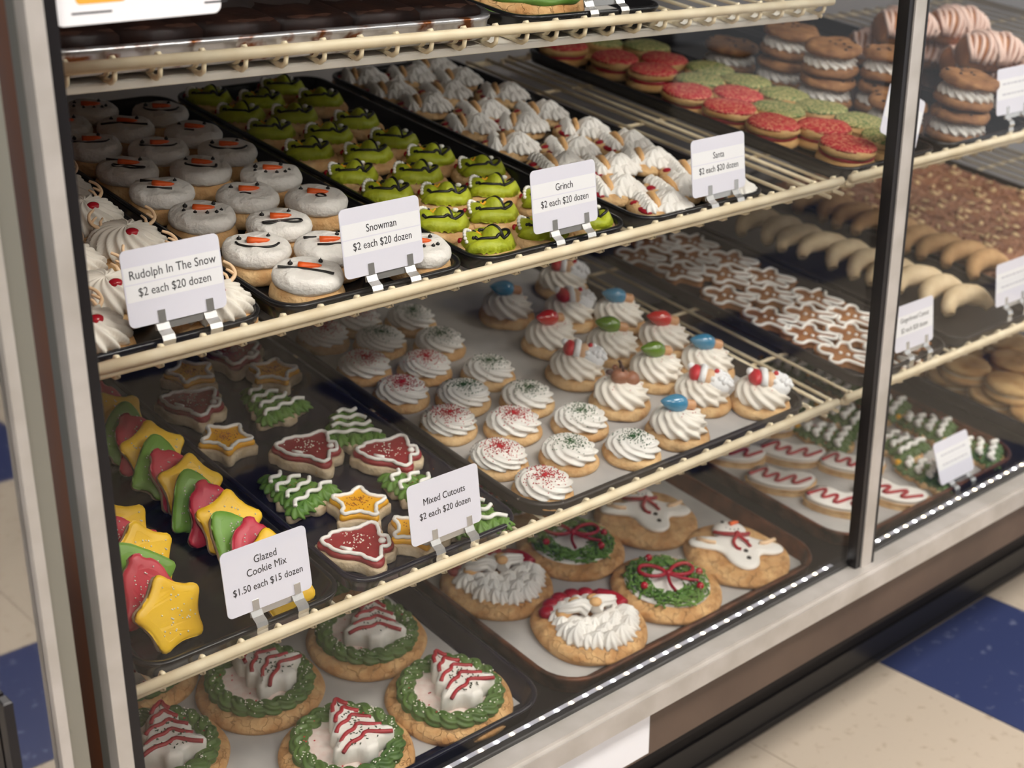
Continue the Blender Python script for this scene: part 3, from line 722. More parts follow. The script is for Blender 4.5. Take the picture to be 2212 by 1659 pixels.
# -- tall swirls with toppers
TSW = [G().rosette(.0325, .0255, n, 1.5, .10, .0125, 1.4, s, ridge=.0012, groove=.16, pe=.6).mesh('frosting', 'cream_frosting') for n, s in ((10, 0.), (11, 2.))]
TFL = [sugar(.0325, .0262, .0125, 26, s, 'sprinkle_red', 2., .6) for s in (5, 6)]
TB = [base_mesh(.0375, .0135, 'dough', s) for s in (1., 2.5)]
ZT = .0375
def Tm(rx=0., ry=0., rz=0., p=(0, 0, ZT)): return Matrix.Translation(p) @ Matrix.Rotation(rz, 4, 'Z') @ Matrix.Rotation(ry, 4, 'Y') @ Matrix.Rotation(rx, 4, 'X')
def bulb(c):
    Mb = Tm(0, PI/2+.20, -.35, (-.003, .004, ZT+.0065)) @ Matrix.Scale(1.18, 4)
    gl = G().lathe([(.0005, -.019), (.003, -.0165), (.0065, -.011), (.0090, -.004), (.0092, .001), (.0075, .006), (.0060, .008)], 18, M=Mb)
    sc = G().lathe([(.0058, .0078)]+[(.0058 if k % 2 == 0 else .0050, .0085+.0012*k) for k in range(8)]+[(.0040, .0185), (.0003, .0195)], 16, M=Mb)
    return [('bulb', gl.mesh('bulb', 'bulb_'+c)), ('screw_base', sc.mesh('screw_base', 'bulb_screw'))]
def figure_santa():
    Ms = Tm(.0, .30, -.55, (.004, -.002, ZT-.006)) @ Matrix.Scale(1.35, 4)
    be = G().ball((.008, -.002, .004), (.0125, .0125, .0095), 16, 10, Ms)
    rr = random.Random(3)
    for _ in range(26):
        a, r = rr.uniform(-2.4, 2.4), rr.uniform(.5, 1.); be.ball((.008+.0115*r*math.cos(a), -.002+.0115*r*math.sin(a), .004+.0095*math.sqrt(max(0, 1-r*r*.8))), .0026, 6, 4, Ms)
    bn = G().tube([(-.0075, -.011, .003), (-.0085, -.006, .0095), (-.0085, 0, .012), (-.0085, .006, .0095), (-.0075, .011, .003)], .0033, 8, M=Ms)
    ft = G().ball((-.0015, -.002, .006), (.0055, .0095, .0075), 12, 8, Ms)
    ht = G().ball((-.0135, 0, .004), (.0062, .0105, .0068), 12, 8, Ms)
    pm = G().ball((-.0190, .004, .006), .0035, 8, 6, Ms)
    ns = G().ball((.0025, 0, .0135), .0024, 8, 5, Ms)
    return [('beard', be.mesh('beard', 'toy_white')), ('hat_band', bn.mesh('hat_band', 'toy_white')), ('face', ft.mesh('face', 'toy_skin')), ('hat', ht.mesh('hat', 'toy_red')), ('pompom', pm.mesh('pompom', 'toy_white')), ('nose', ns.mesh('nose', 'toy_red'))]
def figure_deer():
    Ms = Tm(0, .25, -.4, (.001, 0, ZT)) @ Matrix.Scale(1.25, 4)
    return [('head', G().ball((-.005, 0, .003), (.0095, .0085, .0080), 14, 8, Ms).mesh('head', 'toy_brown')), ('muzzle', G().ball((.0065, -.001, .003), (.0082, .0085, .0078), 14, 8, Ms).mesh('muzzle', 'toy_brown')),
            ('ear', G().ball((-.015, .003, .004), (.005, .003, .003), 8, 5, Ms).mesh('ear', 'toy_dark')), ('ear', G().ball((-.008, .0095, .007), (.003, .004, .003), 8, 5, Ms).mesh('ear', 'toy_brown')),
            ('antler', G().tube([(-.006, -.003, .010), (-.008, -.003, .014), (-.010, 0, .0155)], .0014, 6, M=Ms).tube([(-.006, .003, .010), (-.007, .005, .014), (-.008, .008, .0155)], .0014, 6, M=Ms).mesh('antler', 'toy_dark'))]
TOP = {'blue': bulb('blue'), 'red': bulb('red'), 'green': bulb('green'), 'santa': figure_santa(), 'deer': figure_deer()}
TDESC = {'blue': 'blue bulb', 'red': 'red bulb', 'green': 'green bulb', 'santa': 'bearded figure', 'deer': 'brown reindeer'}
for i, d in enumerate(rows(b_)):
    k = d['px'][2]
    spawn([('cookie_base', TB[i % 2]), ('frosting', TSW[i % 2]), ('sprinkles', TFL[i % 2], 'stuff')]+TOP[k], 'topped_swirl_cookie', 'tall swirl with %s, %s' % (TDESC[k], where(d, 'pan front')), 'cookie', P3.M(d['x'], d['v'], FL+.0014, RND.uniform(-.3, .3)), 'tall swirl cookies with toppers')

# -- mixed cutouts: stars, bells, trees
def inside(x, y, o):
    c = False
    for k in range(len(o)):
        (ax, ay), (bx, by) = o[k-1][:2], o[k][:2]
        if (ay > y) != (by > y) and x < (bx-ax)*(y-ay)/(by-ay)+ax: c = not c
    return c
def dots(n, seed, reg, z, r, m, name='sprinkles', poly=None):
    rr = random.Random(seed); g = G()
    for _ in range(n):
        x, y = reg(rr)
        if poly and not inside(x, y, poly): continue
        g.octa((x, y, z if not callable(z) else z(x, y)), r*rr.uniform(.8, 1.2))
    return g.mesh(name, m)
gauss = lambda s, cx=0., cy=0.: (lambda rr: (rr.gauss(cx, s), rr.gauss(cy, s)))
def outline_tube(o, z, r, n=70, wig=.0006): return G().tube([(x+wig*math.sin(i*1.7), y+wig*math.cos(i*1.3), z) for i, (x, y) in enumerate(resample(o, n))], r, 7, True)
def cut_star(seed):
    o = o_star(.0400, .0205, rot=PI/2+seed); i = o_star(.0365, .0180, rot=PI/2+seed); l = o_star(.0325, .0150, rot=PI/2+seed)
    return [('cookie_base', G().prism(resample(o, 60), 0, .0115, .0018, jit=.0010, seed=seed).mesh('cookie_base', 'dough_pale')), ('frosting', G().prism(resample(i, 60), .011, .0175, .0022, .0008).mesh('frosting', 'yellow_icing')),
            ('outline', outline_tube(l, .0190, .0021).mesh('outline', 'white_icing')), ('sprinkles', dots(70, seed, gauss(.006), .0186, .0008, 'sprinkle_gold', poly=scale2(i, .75)), 'stuff')]
def cut_bell(seed):
    o, i, l = scale2(O_BELL, .0385), scale2(O_BELL, .0355), scale2(O_BELL, .0312)
    ex = outline_tube(l, .0192, .0021)
    ex.tube([(-.016, .004, .0192), (-.010, .014, .0192)], lambda t: .0026-.0012*t, 7)
    ex.ball((0, -.026, .0195), (.004, .004, .003), 8, 5)
    return [('cookie_base', G().prism(resample(o, 64), 0, .0115, .0018, jit=.0010, seed=seed).mesh('cookie_base', 'dough_pale')), ('frosting', G().prism(resample(i, 64), .011, .0178, .0022, .0006).mesh('frosting', 'dark_red_icing')),
            ('outline', ex.mesh('outline', 'white_icing')), ('sprinkles', dots(55, seed+4, gauss(.008, .002, 0), .0187, .00085, 'sprinkle_white', poly=scale2(i, .72)), 'stuff')]
def tree_leaves(sc, z, seed, R=.0075):
    rr = random.Random(seed); g = G()
    for yy, xs in ((-.72, (-.72, -.38, 0, .38, .72)), (-.36, (-.5, -.17, .17, .5)), (-.02, (-.44, 0, .44)), (.30, (-.24, .24)), (.58, (-.22, .2)), (.84, (0,))):
        for x in xs: g.star((x*sc+rr.uniform(-.001, .001), yy*sc, z), R, .0092, 7, .24, .55, sq=(1., 1.15), rot=rr.uniform(0, 1))
    return g
def garland(sc, z, seed, r=.0023):
    rr = random.Random(seed); g = G()
    for yy, w, n in ((-.60, .82, 7), (-.16, .60, 6), (.30, .52, 5), (.66, .30, 4)):
        p = [(-w*sc+2*w*sc*k/(n-1), yy*sc+(.11*sc if k % 2 else -.11*sc)+rr.uniform(-.001, .001), z+rr.uniform(-.0006, .0006)) for k in range(n)]
        g.tube(chaikin(p, 2, False), r, 7)
    return g
def cut_tree(seed):
    o = scale2(O_TREE, .0390)
    return [('cookie_base', G().prism(resample(o, 72), 0, .0115, .0018, jit=.0012, seed=seed).mesh('cookie_base', 'dough_pale')), ('frosting', tree_leaves(.036, .0100, seed, .0098).mesh('frosting', 'leaf_frosting')),
            ('garland', garland(.036, .0200, seed).mesh('garland', 'white_icing')), ('sprinkles', dots(24, seed+9, gauss(.012), .0205, .0006, 'sprinkle_gold'), 'stuff')]
CUT = {'star': [cut_star(.1), cut_star(.35)], 'bell': [cut_bell(1.), cut_bell(2.)], 'tree': [cut_tree(1.), cut_tree(2.)]}
cu = [(418, 808, 'star', -.2), (582, 803, 'star', .25), (488, 950, 'star', .1), (810, 1090, 'star', .3), (410, 872, 'bell', .85), (660, 972, 'bell', 1.0), (848, 995, 'bell', 1.0), (795, 1175, 'bell', 1.0), (582, 868, 'tree', .15), (757, 921, 'tree', -.45), (634, 1058, 'tree', .3),
      (1040, 1115, 'tree', -.3), (940, 1085, 'tree', .4), (500, 770, 'bell', .6), (935, 1150, 'star', .2)]
CD = {'star': 'yellow star cutout with white outline', 'bell': 'red bell cutout with white outline', 'tree': 'green tree cutout with white garland'}
its = rows(relax(grab(P3, cu, FL+.014), .070, .682, .813, .056))
for i, d in enumerate(its):
    k = d['px'][2]
    spawn(CUT[k][i % 2], k+'_cutout_cookie', '%s, %s' % (CD[k], where(d)), 'cookie', P3.M(d['x'], d['v'], FL, d['px'][3]), 'mixed cutout cookies')

# -- glazed cookies leaning in two rows
def glazed(kind, seed):
    if kind == 'star': o, m = o_star(.0400, .0245, rot=PI/2, rd=3), 'glaze_yellow'
    elif kind == 'bell': o, m = scale2(O_BELL, .0340), 'glaze_red'
    else: o, m = chaikin(scale2([(-.35, -1), (.35, -1), (.4, -.7), (.95, -.6), (.8, -.2), (.6, .2), (.35, .7), (0, 1), (-.35, .7), (-.6, .2), (-.8, -.2), (-.95, -.6), (-.4, -.7)], .0365), 2), 'glaze_green'
    rr = random.Random(seed); o = resample(o, 56)
    return [('cookie_base', G().prism(scale2(o, .97), -.0055, .001, .0018, jit=.0006, seed=seed).mesh('cookie_base', 'dough_pale')), ('glaze', G().prism(o, .0006, .0058, .0024, .0009, jit=.0006, seed=seed+1).mesh('glaze', m)),
            ('sprinkles', dots(70 if kind != 'star' else 45, seed, gauss(.013), .0071, .00095, 'sprinkle_white', poly=scale2(o, .8)), 'stuff')]
GLZ = {k: [glazed(k, s) for s in (1, 2)] for k in ('star', 'bell', 'tree')}
GDE = {'star': 'yellow glazed star cookie', 'bell': 'red glazed bell cookie', 'tree': 'green glazed tree cookie'}
seq = ['bell', 'star', 'tree', 'bell', 'star', 'tree', 'bell', 'star', 'tree', 'bell', 'star', 'tree', 'bell', 'star', 'star']
xa, va = P3.pick(228, 862, .026); xb, vb = P3.pick(612, 1225, .026)
n = len(seq)
for i, k in enumerate(seq):
    t = i/(n-1); x = xa+(xb-xa)*t+.004*math.sin(i*2.1); v = va+(vb-va)*t
    x = min(x, .598)
    r = n-i
    spawn(GLZ[k][i % 2], 'glazed_cookie', '%s leaning, %s from the front in the right row' % (GDE[k], ORD[r] if r < len(ORD) else 'last'), 'cookie', P3.M(x, v, FL+.0245, .12*math.sin(i*1.3)-.05, math.radians(46+3*math.sin(i)), .35*math.sin(i*2.4)), 'glazed cookies in the right row')
r2 = [(258, 1150, 'star'), (262, 1172, 'bell'), (306, 1200, 'star'), (292, 1232, 'tree'), (318, 1268, 'bell'), (366, 1318, 'star')]
for i, (px, py, k) in enumerate(r2):
    x, v = P3.pick(px, py, FL+.030)
    spawn(GLZ[k][i % 2], 'glazed_cookie', '%s leaning, %s from the front in the left row' % (GDE[k], ORD[len(r2)-i]), 'cookie', P3.M(max(x, .466), max(v, .050), FL+.027, .15*math.sin(i*1.3)+.1, math.radians(58), .3*math.sin(i*2.4)+.2), 'glazed cookies in the left row')

# -- gingerbread
def ginger(seed):
    o = resample(scale2(O_MAN, .0385), 80)
    return [('cookie_base', G().prism(o, 0, .0085, .0015, jit=.0004, seed=seed).mesh('cookie_base', 'dough_ginger')), ('outline', outline_tube(resample(scale2(O_MAN, .0350), 90), .0094, .0025, 90, .0002).mesh('outline', 'white_icing')),
            ('button', G().ball((0, -.004, .0095), (.0028, .0028, .002), 8, 5).mesh('button', 'white_icing')), ('button', G().ball((0, .006, .0095), (.0028, .0028, .002), 8, 5).mesh('button', 'white_icing'))]
GNG = [ginger(1), ginger(2)]
gb = [(1386, 552), (1470, 585), (1573, 640), (1675, 688), (1776, 724), (1842, 762), (1504, 549), (1580, 592), (1683, 638), (1772, 686), (1850, 716), (1600, 554), (1680, 590), (1783, 640), (1853, 676), (1940, 770), (1905, 735), (1420, 530), (1540, 520)]
its = rows(relax(grab(P3, gb, FL+.009), .064, 1.460, 1.588, .050))
for i, d in enumerate(its):
    spawn(GNG[i % 2], 'gingerbread_cookie', 'white-outlined gingerbread man, '+where(d), 'cookie', P3.M(d['x'], d['v'], FL+.001*(i % 2), .35+RND.uniform(-.25, .25)), 'gingerbread men')

# -- pale crescents
def crescent(seed):
    p = [(.031*math.cos(a), .020*math.sin(a)-.004, .0125+.006*math.sin(a)) for a in [PI*k/12 for k in range(13)]]
    return [('cookie_base', G().tube(p, lambda t: .0125*(1-.55*abs(2*t-1)**1.6)*(1+.06*math.sin(t*19+seed)), 14).mesh('cookie_base', 'dough_cream'))]
CRE = [crescent(1.)[0][1], crescent(2.5)[0][1]]
CRT = CRE[0].copy(); CRT.materials.clear(); CRT.materials.append(MATS['dough_tan'])
def crescents(px0, px1, n, lab, grp):
    (x0, v0), (x1, v1) = P3.pick(*px0, FL+.018), P3.pick(*px1, FL+.018)
    for i in range(n):
        t = i/(n-1); o = link('crescent_cookie', CRE[i % 2] if 'near' in lab else CRT); o.matrix_world = P3.M(x0+(x1-x0)*t+.004*math.sin(i*2), v0+(v1-v0)*t, FL+.008, .2*math.sin(i*1.7)-.3, math.radians(24), 0) @ Matrix.Scale(1.28, 4)
        tag(o, '%s crescent cookie, %s from front in %s' % ('pale cream' if 'near' in lab else 'light tan', ORD[n-i], lab), 'cookie', grp)
crescents((1640, 500), (2085, 668), 10, 'the near row', 'cream crescents in the near row')
crescents((1760, 452), (2130, 590), 9, 'the darker row behind', 'cream crescents in the row behind')

# -- almond bars
def bar_mesh(seed):
    g = G(); rr = random.Random(seed); n = 12
    V = []; w, d = .066, .046
    g.bbox(-w/2, w/2, -d/2, d/2, 0, .016, .003)
    for _ in range(26): g.ball((rr.uniform(-.029, .029), rr.uniform(-.02, .02), .0145), (rr.uniform(.004, .009), rr.uniform(.003, .007), rr.uniform(.002, .005)), 8, 4)
    return g.mesh('bar', 'almond_bar')
def flakes(seed):
    rr = random.Random(seed); g = G()
    for _ in range(3):
        M = Matrix.Translation((rr.uniform(-.028, .028), rr.uniform(-.019, .019), .0172)) @ Matrix.Rotation(rr.uniform(0, 6), 4, 'Z') @ Matrix.Rotation(rr.uniform(-.3, .3), 4, 'X')
        g.ball((0, 0, 0), (rr.uniform(.006, .016), rr.uniform(.003, .0075), .0010), 8, 3, M)
    return g.mesh('almond_flakes', 'almond')
BAR = [[('bar', bar_mesh(s)), ('almond_flakes', flakes(s), 'stuff')] for s in (1, 2, 3)]
for r in range(11):
    for c_ in range(6):
        x, v = 1.938+.0675*c_, .060+.0475*r
        spawn(BAR[(r+c_) % 3], 'almond_bar', 'brown almond flake bar, %s from left in %s row from pan front' % (ORD[c_+1], ORD[r+1]), 'pastry', P3.M(x, v, FL+.001, RND.uniform(-.06, .06)+PI*RND.randint(0, 1)), 'brown almond bars')

# -- sugar sandwiches (red/green) on the second shelf, right
def sand(r, m, s, fill=None, h=.0125, cap=None):
    g1 = G().lathe(base_prof(r, h), 32, .015, s, .0005).mesh('bottom_biscuit', 'dough_sugar' if m != 'dough_chip' else m)
    g2 = G().lathe([(a, b+h+.003) for a, b in base_prof(r*.98, h)], 32, .015, s+1, .0008).mesh('top_biscuit', m)
    f = G().lathe([(r*.86, h*.8), (r*.93, h+.0015), (r*.86, h+.005)], 24, .03, s).mesh('filling', fill or 'white_frosting')
    if cap:
        z = 2*h+.003; c_ = G().lathe([(r*.94, z-.0026), (r*.915, z-.0002), (r*.84, z+.0018), (r*.44, z+.0026), (r*.02, z+.0028)], 32, .026, s*1.7, .0004).mesh('sugar', cap)
        return [('bottom_biscuit', g1), ('filling', f), ('top_biscuit', g2, None, [('sugar', c_)])]
    return [('bottom_biscuit', g1), ('filling', f), ('top_biscuit', g2)]
RS = [sand(.0365, 'dough_sugar', s, 'red_icing', .0115, 'red_sugar') for s in (0, 1.5)]; GS = [sand(.0365, 'dough_sugar', s, 'dough_sugar', .0115, 'green_sugar') for s in (.7, 2.)]
rg = [(1825, 304, 'r', 0), (1708, 266, 'r', 0), (1607, 227, 'r', 0), (1810, 266, 'r', 0), (1614, 198, 'r', 0), (1502, 190, 'r', 0), (1729, 234, 'g', 0), (1837, 231, 'g', 0), (1735, 204, 'g', 0), (1651, 176, 'g', 0), (1553, 166, 'g', 0), (1540, 140, 'g', 0), (1415, 150, 'r', 0), (1335, 125, 'r', 0), (1430, 100, 'g', 0), (1215, 98, 'r', 0), (1330, 92, 'g', 0), (1480, 130, 'r', 0), (1993, 290, 'g', 0), (1925, 262, 'g', 0)]
its = rows(relax(grab(P2, rg, FL+.026), .0690, 1.416, 1.535, .054))
for i, d in enumerate(its):
    r = d['px'][2] == 'r'
    spawn((RS if r else GS)[i % 2], 'sugar_sandwich_cookie', '%s sugar sandwich cookie, %s' % ('red' if r else 'green', where(d)), 'cookie', P2.M(d['x'], d['v'], FL+.001, RND.uniform(0, 6), RND.uniform(-.05, .05)), 'red and green sugar sandwich cookies')

# -- chocolate chip cream sandwiches
def chips(r, z, seed):
    rr = random.Random(seed); g = G()
    for _ in range(9):
        a, q = rr.uniform(0, 6.3), r*math.sqrt(rr.uniform(0, .8)); g.ball((q*math.cos(a), q*math.sin(a), z), (.003, .0024, .0014), 6, 4)
    return g.mesh('chips', 'chip')
def chipsand(s):
    r, h = .0400, .0125
    cr = G().rosette(.0355, .020, 16, .9, .10, h*.8, .4, s, ridge=.0003).mesh('cream', 'white_frosting')
    top = G().lathe([(a, b+h+.015) for a, b in base_prof(r, h)], 32, .015, s, .0010)
    return [('bottom_biscuit', G().lathe(base_prof(r, h), 32, .015, s, .0006).mesh('bottom_biscuit', 'dough_chip')), ('cream', cr), ('top_biscuit', top.mesh('top_biscuit', 'dough_chip'), None, [('chips', chips(r, h*2+.0155, s))])]
CS = [chipsand(1.), chipsand(2.4)]
cs = [(2040, 252, 2, 'right of the metal post'), (1890, 200, 2, 'just left of the metal post'), (1799, 188, 2, 'second stack left of the post'), (1695, 140, 2, 'third stack left of the post'), (1580, 105, 1, 'farthest back in the shade'), (1955, 240, 1, 'hidden behind the metal post'), (2140, 225, 1, 'right behind the price card')]
its = grab(P2, cs, FL+.030)
relax(its[:6], .0815, 1.632, 1.755, .060); relax(its[6:], .08, 1.858, 1.96, .060)
q_ = 0
for d in its:
    lb = d['px'][3]
    for lv in range(d['px'][2]):
        nm = lb if d['px'][2] == 1 else ('top of stack ' if lv else 'bottom of stack ')+lb
        spawn(CS[q_ % 2], 'chip_sandwich_cookie', 'chocolate chip cream sandwich, '+nm, 'cookie', P2.M(d['x']+.004*lv, d['v']+.003*lv, FL+.0445*lv, .9*q_, .06*lv), 'chocolate chip cream sandwiches'); q_ += 1

# -- ridged horn pastries
def horn(s):
    Mh = Matrix.Translation((0, 0, .026)) @ Matrix.Rotation(PI/2, 4, 'Y')
    prof = []
    for k in range(27):
        t = k/26; r = (.012+.016*math.sin(PI*min(1, t*.9+.12))**.8)*(1+(.07 if k % 3 == 1 else -.02)); prof.append((r, -.048+.096*t))
    body = G().lathe([(.002, -.049)]+prof+[(.002, .049)], 24, .02, s, M=Mh).mesh('body', 'pastry')
    ic = G()
    for k in range(13):
        z = -.043+.0071*k; i = min(26, int((z+.048)/.096*26)); r = prof[i][0]+.0012
        ic.tube([(z+.004*math.sin(a*2+k), r*math.sin(a), .026+r*math.cos(a)) for a in [-1.9+3.8*q/12 for q in range(13)]], .0034, 6)
    return [('body', body), ('icing', ic.mesh('icing', 'pink_icing'))]
HN = [horn(1.), horn(2.)]
hp = [(2073, 46, 1, 'back, beside the metal post'), (2164, 80, 0, 'back right'), (2039, 122, 1, 'nearest the metal post, middle row'), (2160, 148, 0, 'front right above the price card'), (1835, 68, 1, 'left of the metal post'), (1900, 93, 0, 'just left of the post, lower'), (2120, 110, 0, 'middle of the pile')]
its = [dict(zip(('x', 'v'), P2.pick(p[0], p[1], FL+.036+.045*p[2])), px=p) for p in hp]
for lv in (0, 1): relax([d for d in its if d['px'][2] == lv], .066, 1.872, 1.98, .13)
for i, d in enumerate(its):
    spawn(HN[i % 2], 'horn_pastry', 'ridged pink-iced horn pastry, '+d['px'][3], 'pastry', P2.M(d['x'], min(d['v'], .53), FL+.047*d['px'][2], -.45+RND.uniform(-.12, .12)), 'pink-iced horn pastries')

# ================================================================== BOTTOM DECK COOKIES
DF = .0036
# -- large cookies with tree cake
def ring_pts(R, n, wob=0., z=0., k=11): return [((R+wob*math.sin(k*2*PI*i/n))*math.cos(2*PI*i/n), (R+wob*math.sin(k*2*PI*i/n))*math.sin(2*PI*i/n), z+abs(wob)*.5*math.cos(k*2*PI*i/n)) for i in range(n)]
def scatter_ring(R, w, n, seed, z, r, m, name='sprinkles'):
    rr = random.Random(seed); g = G()
    for _ in range(n):
        a = rr.uniform(0, 2*PI); q = R+rr.gauss(0, w); g.octa((q*math.cos(a), q*math.sin(a), z+.0055*math.cos(min(1.4, abs(q-R)/.0075))), r)
    return g.mesh(name, m)
def treecake(seed):
    z = .0168
    ic = G().lathe([(.052, z-.001), (.053, z+.001), (.050, z+.0022), (.03, z+.0024), (.0005, z+.0025)], 48, .012, seed)
    rg = G().tube(ring_pts(.0485, 260, .0022, z+.0042, 19), .0076, 42, True, ridge=(7, .15, .42))
    o = resample([(x*.037+.007, y*.041+.003) for x, y in O_TREE], 64)
    ck = G().prism(o, z+.001, z+.0245, .004, .0010, jit=.0012, seed=seed)
    rl = G(); zt_ = z+.0256
    rr = random.Random(int(seed*10))
    for q in range(5):
        yy = -.026+.0145*q; w = (.029, .023, .021, .014, .009)[q]
        p = [(.007-w, yy-.004, zt_-.0015), (.007-w*.6, yy+.004, zt_), (.004, yy+.004, zt_), (.010, yy+.012, zt_), (.007+w*.55, yy+.003, zt_), (.007+w, yy-.001, zt_-.0015)]
        rl.tube(resample(chaikin([(a+rr.uniform(-.001, .001), b, c) for a, b, c in p], 2, False), 16, False), .0023, 6)
    fl = G()
    for _ in range(90):
        a, b = rr.uniform(-.020, .036), rr.uniform(-.030, .030)
        if abs(a-.008) < .020*(1-(b+.03)/.085): fl.rod((a, b, zt_+.0004), .0022, .0007, rr.uniform(0, 3))
    rd_ = G()
    for _ in range(16):
        a = rr.uniform(0, 6.3); q = rr.uniform(.02, .046); rd_.ball((q*math.cos(a), q*math.sin(a), z+.0032 if q < .04 else z+.011), (.0013, .0009, .0005), 6, 3)
    return [('cookie_base', BIG[int(seed) % 3]), ('icing_disc', ic.mesh('icing_disc', 'pink_dust')), ('wreath_border', rg.mesh('wreath_border', 'dark_leaf_frosting')), ('tree_cake', ck.mesh('tree_cake', 'cake_white'), None,
            [('red_stripes', rl.mesh('red_stripes', 'red_icing'))]), ('flecks', fl.mesh('flecks', 'fleck_green'), 'stuff'), ('sprinkles', scatter_ring(.0480, .0040, 130, int(seed*7), z+.0068, .00095, 'sprinkle_white'), 'stuff'), ('red_sprinkles', rd_.mesh('red_sprinkles', 'sprinkle_red'), 'stuff')]
tc = [(790, 1372, 'nearest the rusty pan, at the back', -.55), (575, 1502, 'left of centre, behind the front one', .35), (963, 1507, 'at right beside the tray rim', -.05), (345, 1590, 'cut off by the left post', -.3), (738, 1604, 'front and centre, cut by the photo edge', -.1), (300, 1480, 'just showing under the shelf rail end', .2), (700, 1240, 'farthest back under the lower shelf', .1)]
its = relax(grab(PD, tc, DF+.012), .136, .50, .815, .07)
for i, d in enumerate(its):
    spawn(treecake(i*1.1+.3), 'tree_cake_cookie', 'large cookie with tree cake in green ring, '+d['px'][2], 'cookie', PD.M(d['x'], d['v'], DF, d['px'][3]), 'large tree cake cookies')
# -- large bearded faces
def bigface(seed):
    z = .0168; rr = random.Random(seed)
    bd = G()
    for ring_, n, R in ((.041, 11, .0115), (.027, 8, .012), (.012, 4, .012)):
        for q in range(n):
            a = -PI-.25+(PI+.5)*(q+.5)/n; bd.star((ring_*math.cos(a)+.003+rr.uniform(-.003, .003), ring_*math.sin(a)*.98-.002+rr.uniform(-.003, .003), z-.001), R*rr.uniform(.95, 1.3), rr.uniform(.012, .018), 8, .22, .5+rr.uniform(-.2, .2), rot=rr.uniform(0, 1), nt=7)
    mu = G()
    for sx in (-1, 1):
        mu.tube(chaikin([(sx*.003, .000, z+.017), (sx*.012, .007, z+.021), (sx*.024, .006, z+.020), (sx*.036, .014, z+.014)], 2, False), lambda t: .0098*(1-.55*t), 49, ridge=(7, .13, .25))
    tr = G()
    for q in range(9):
        a = .35+(PI-.7)*q/8; tr.star((.040*math.cos(a), .030*math.sin(a)+.006, z-.001), .0088, .013, 7, .3, .5, rot=q)
    pp = G().star((.047, -.004, z-.002), .0125, .017, 9, .3, .5)
    ht = G()
    for q in range(7):
        a = .45+(PI-.9)*q/6; ht.ball((.047*math.cos(a), .040*math.sin(a)+.010, z+.002), (.0115, .0105, .0075), 10, 6)
    ht.tube(chaikin([(.030, .040, z+.003), (.044, .026, z+.006), (.048, .010, z+.005)], 2, False), .0085, 10)
    ns = G().ball((.003, -.0015, z+.0275), (.0078, .0070, .005), 12, 6)
    ck = [G().ball((sx*.029, .012, z+.010), (.0115, .0085, .0065), 12, 6) for sx in (-1,)]
    ey = [G().ball((sx*.012, .021, z+.0165), (.0085, .0055, .004), 10, 5) for sx in (-1, 1)]
    return [('cookie_base', BIG[seed % 3]), ('beard', bd.mesh('beard', 'white_frosting')), ('moustache', mu.mesh('moustache', 'white_frosting')), ('hat_trim', tr.mesh('hat_trim', 'white_frosting')), ('pompom', pp.mesh('pompom', 'white_frosting')), ('hat', ht.mesh('hat', 'red_icing')),
            ('nose', ns.mesh('nose', 'tan_icing')), ('cheek', ck[0].mesh('cheek', 'tan_icing')), ('eyelid', ey[0].mesh('eyelid', 'tan_icing')), ('eyelid', ey[1].mesh('eyelid', 'tan_icing'))]
# -- wreaths
def wreath(seed):
    z = .0168; rr = random.Random(seed)
    ic = G().lathe([(.050, z-.001), (.052, z+.001), (.049, z+.0025), (.02, z+.003), (.0005, z+.003)], 40, .02, seed)
    gs = G()
    for q in range(520):
        a = rr.uniform(0, 2*PI); R = min(.052, max(.022, rr.gauss(.039, .0075))); l = rr.uniform(.008, .016); b = a+PI/2+rr.gauss(0, .5)
        p0 = Vector((R*math.cos(a), R*math.sin(a), z+.003+rr.uniform(0, .008)*max(0, 1-((R-.039)/.014)**2)))
        d = Vector((math.cos(b), math.sin(b), rr.uniform(-.15, .15)))*l
        gs.tube([p0-d*.5, p0+Vector((0, 0, .0012)), p0+d*.5], .0014, 4)
    bw = G(); zz = z+.013
    for sx in (-1, 1): bw.tube(resample(chaikin([(0, .002, zz), (sx*.010, .014, zz+.003), (sx*.030, .022, zz+.002), (sx*.037, .009, zz), (sx*.022, -.003, zz)], 2), 30), .0025, 7, True)
    bw.tube(chaikin([(0, .002, zz), (-.004, -.014, zz-.001), (-.001, -.030, zz-.002)], 2, False), .0021, 7).tube(chaikin([(0, .002, zz), (.016, -.010, zz), (.034, -.014, zz-.001)], 2, False), .0021, 7).ball((0, .002, zz+.001), .0045, 9, 6)
    be = [G().ball((.041*math.cos(a), .041*math.sin(a), z+.0125), .0048, 9, 6).mesh('berry', 'gum_red') for a in (.1, 1.9, 3.6, 5.6)]
    return [('cookie_base', BIG[seed % 3]), ('icing_disc', ic.mesh('icing_disc', 'white_frosting')), ('piped_leaves', gs.mesh('piped_leaves', 'leaf_frosting'), 'stuff'), ('bow', bw.mesh('bow', 'red_icing'))]+[('berry', b) for b in be]+[
            ('sprinkles', scatter_ring(.039, .006, 90, seed, z+.0085, .0007, 'sprinkle_white'), 'stuff')]
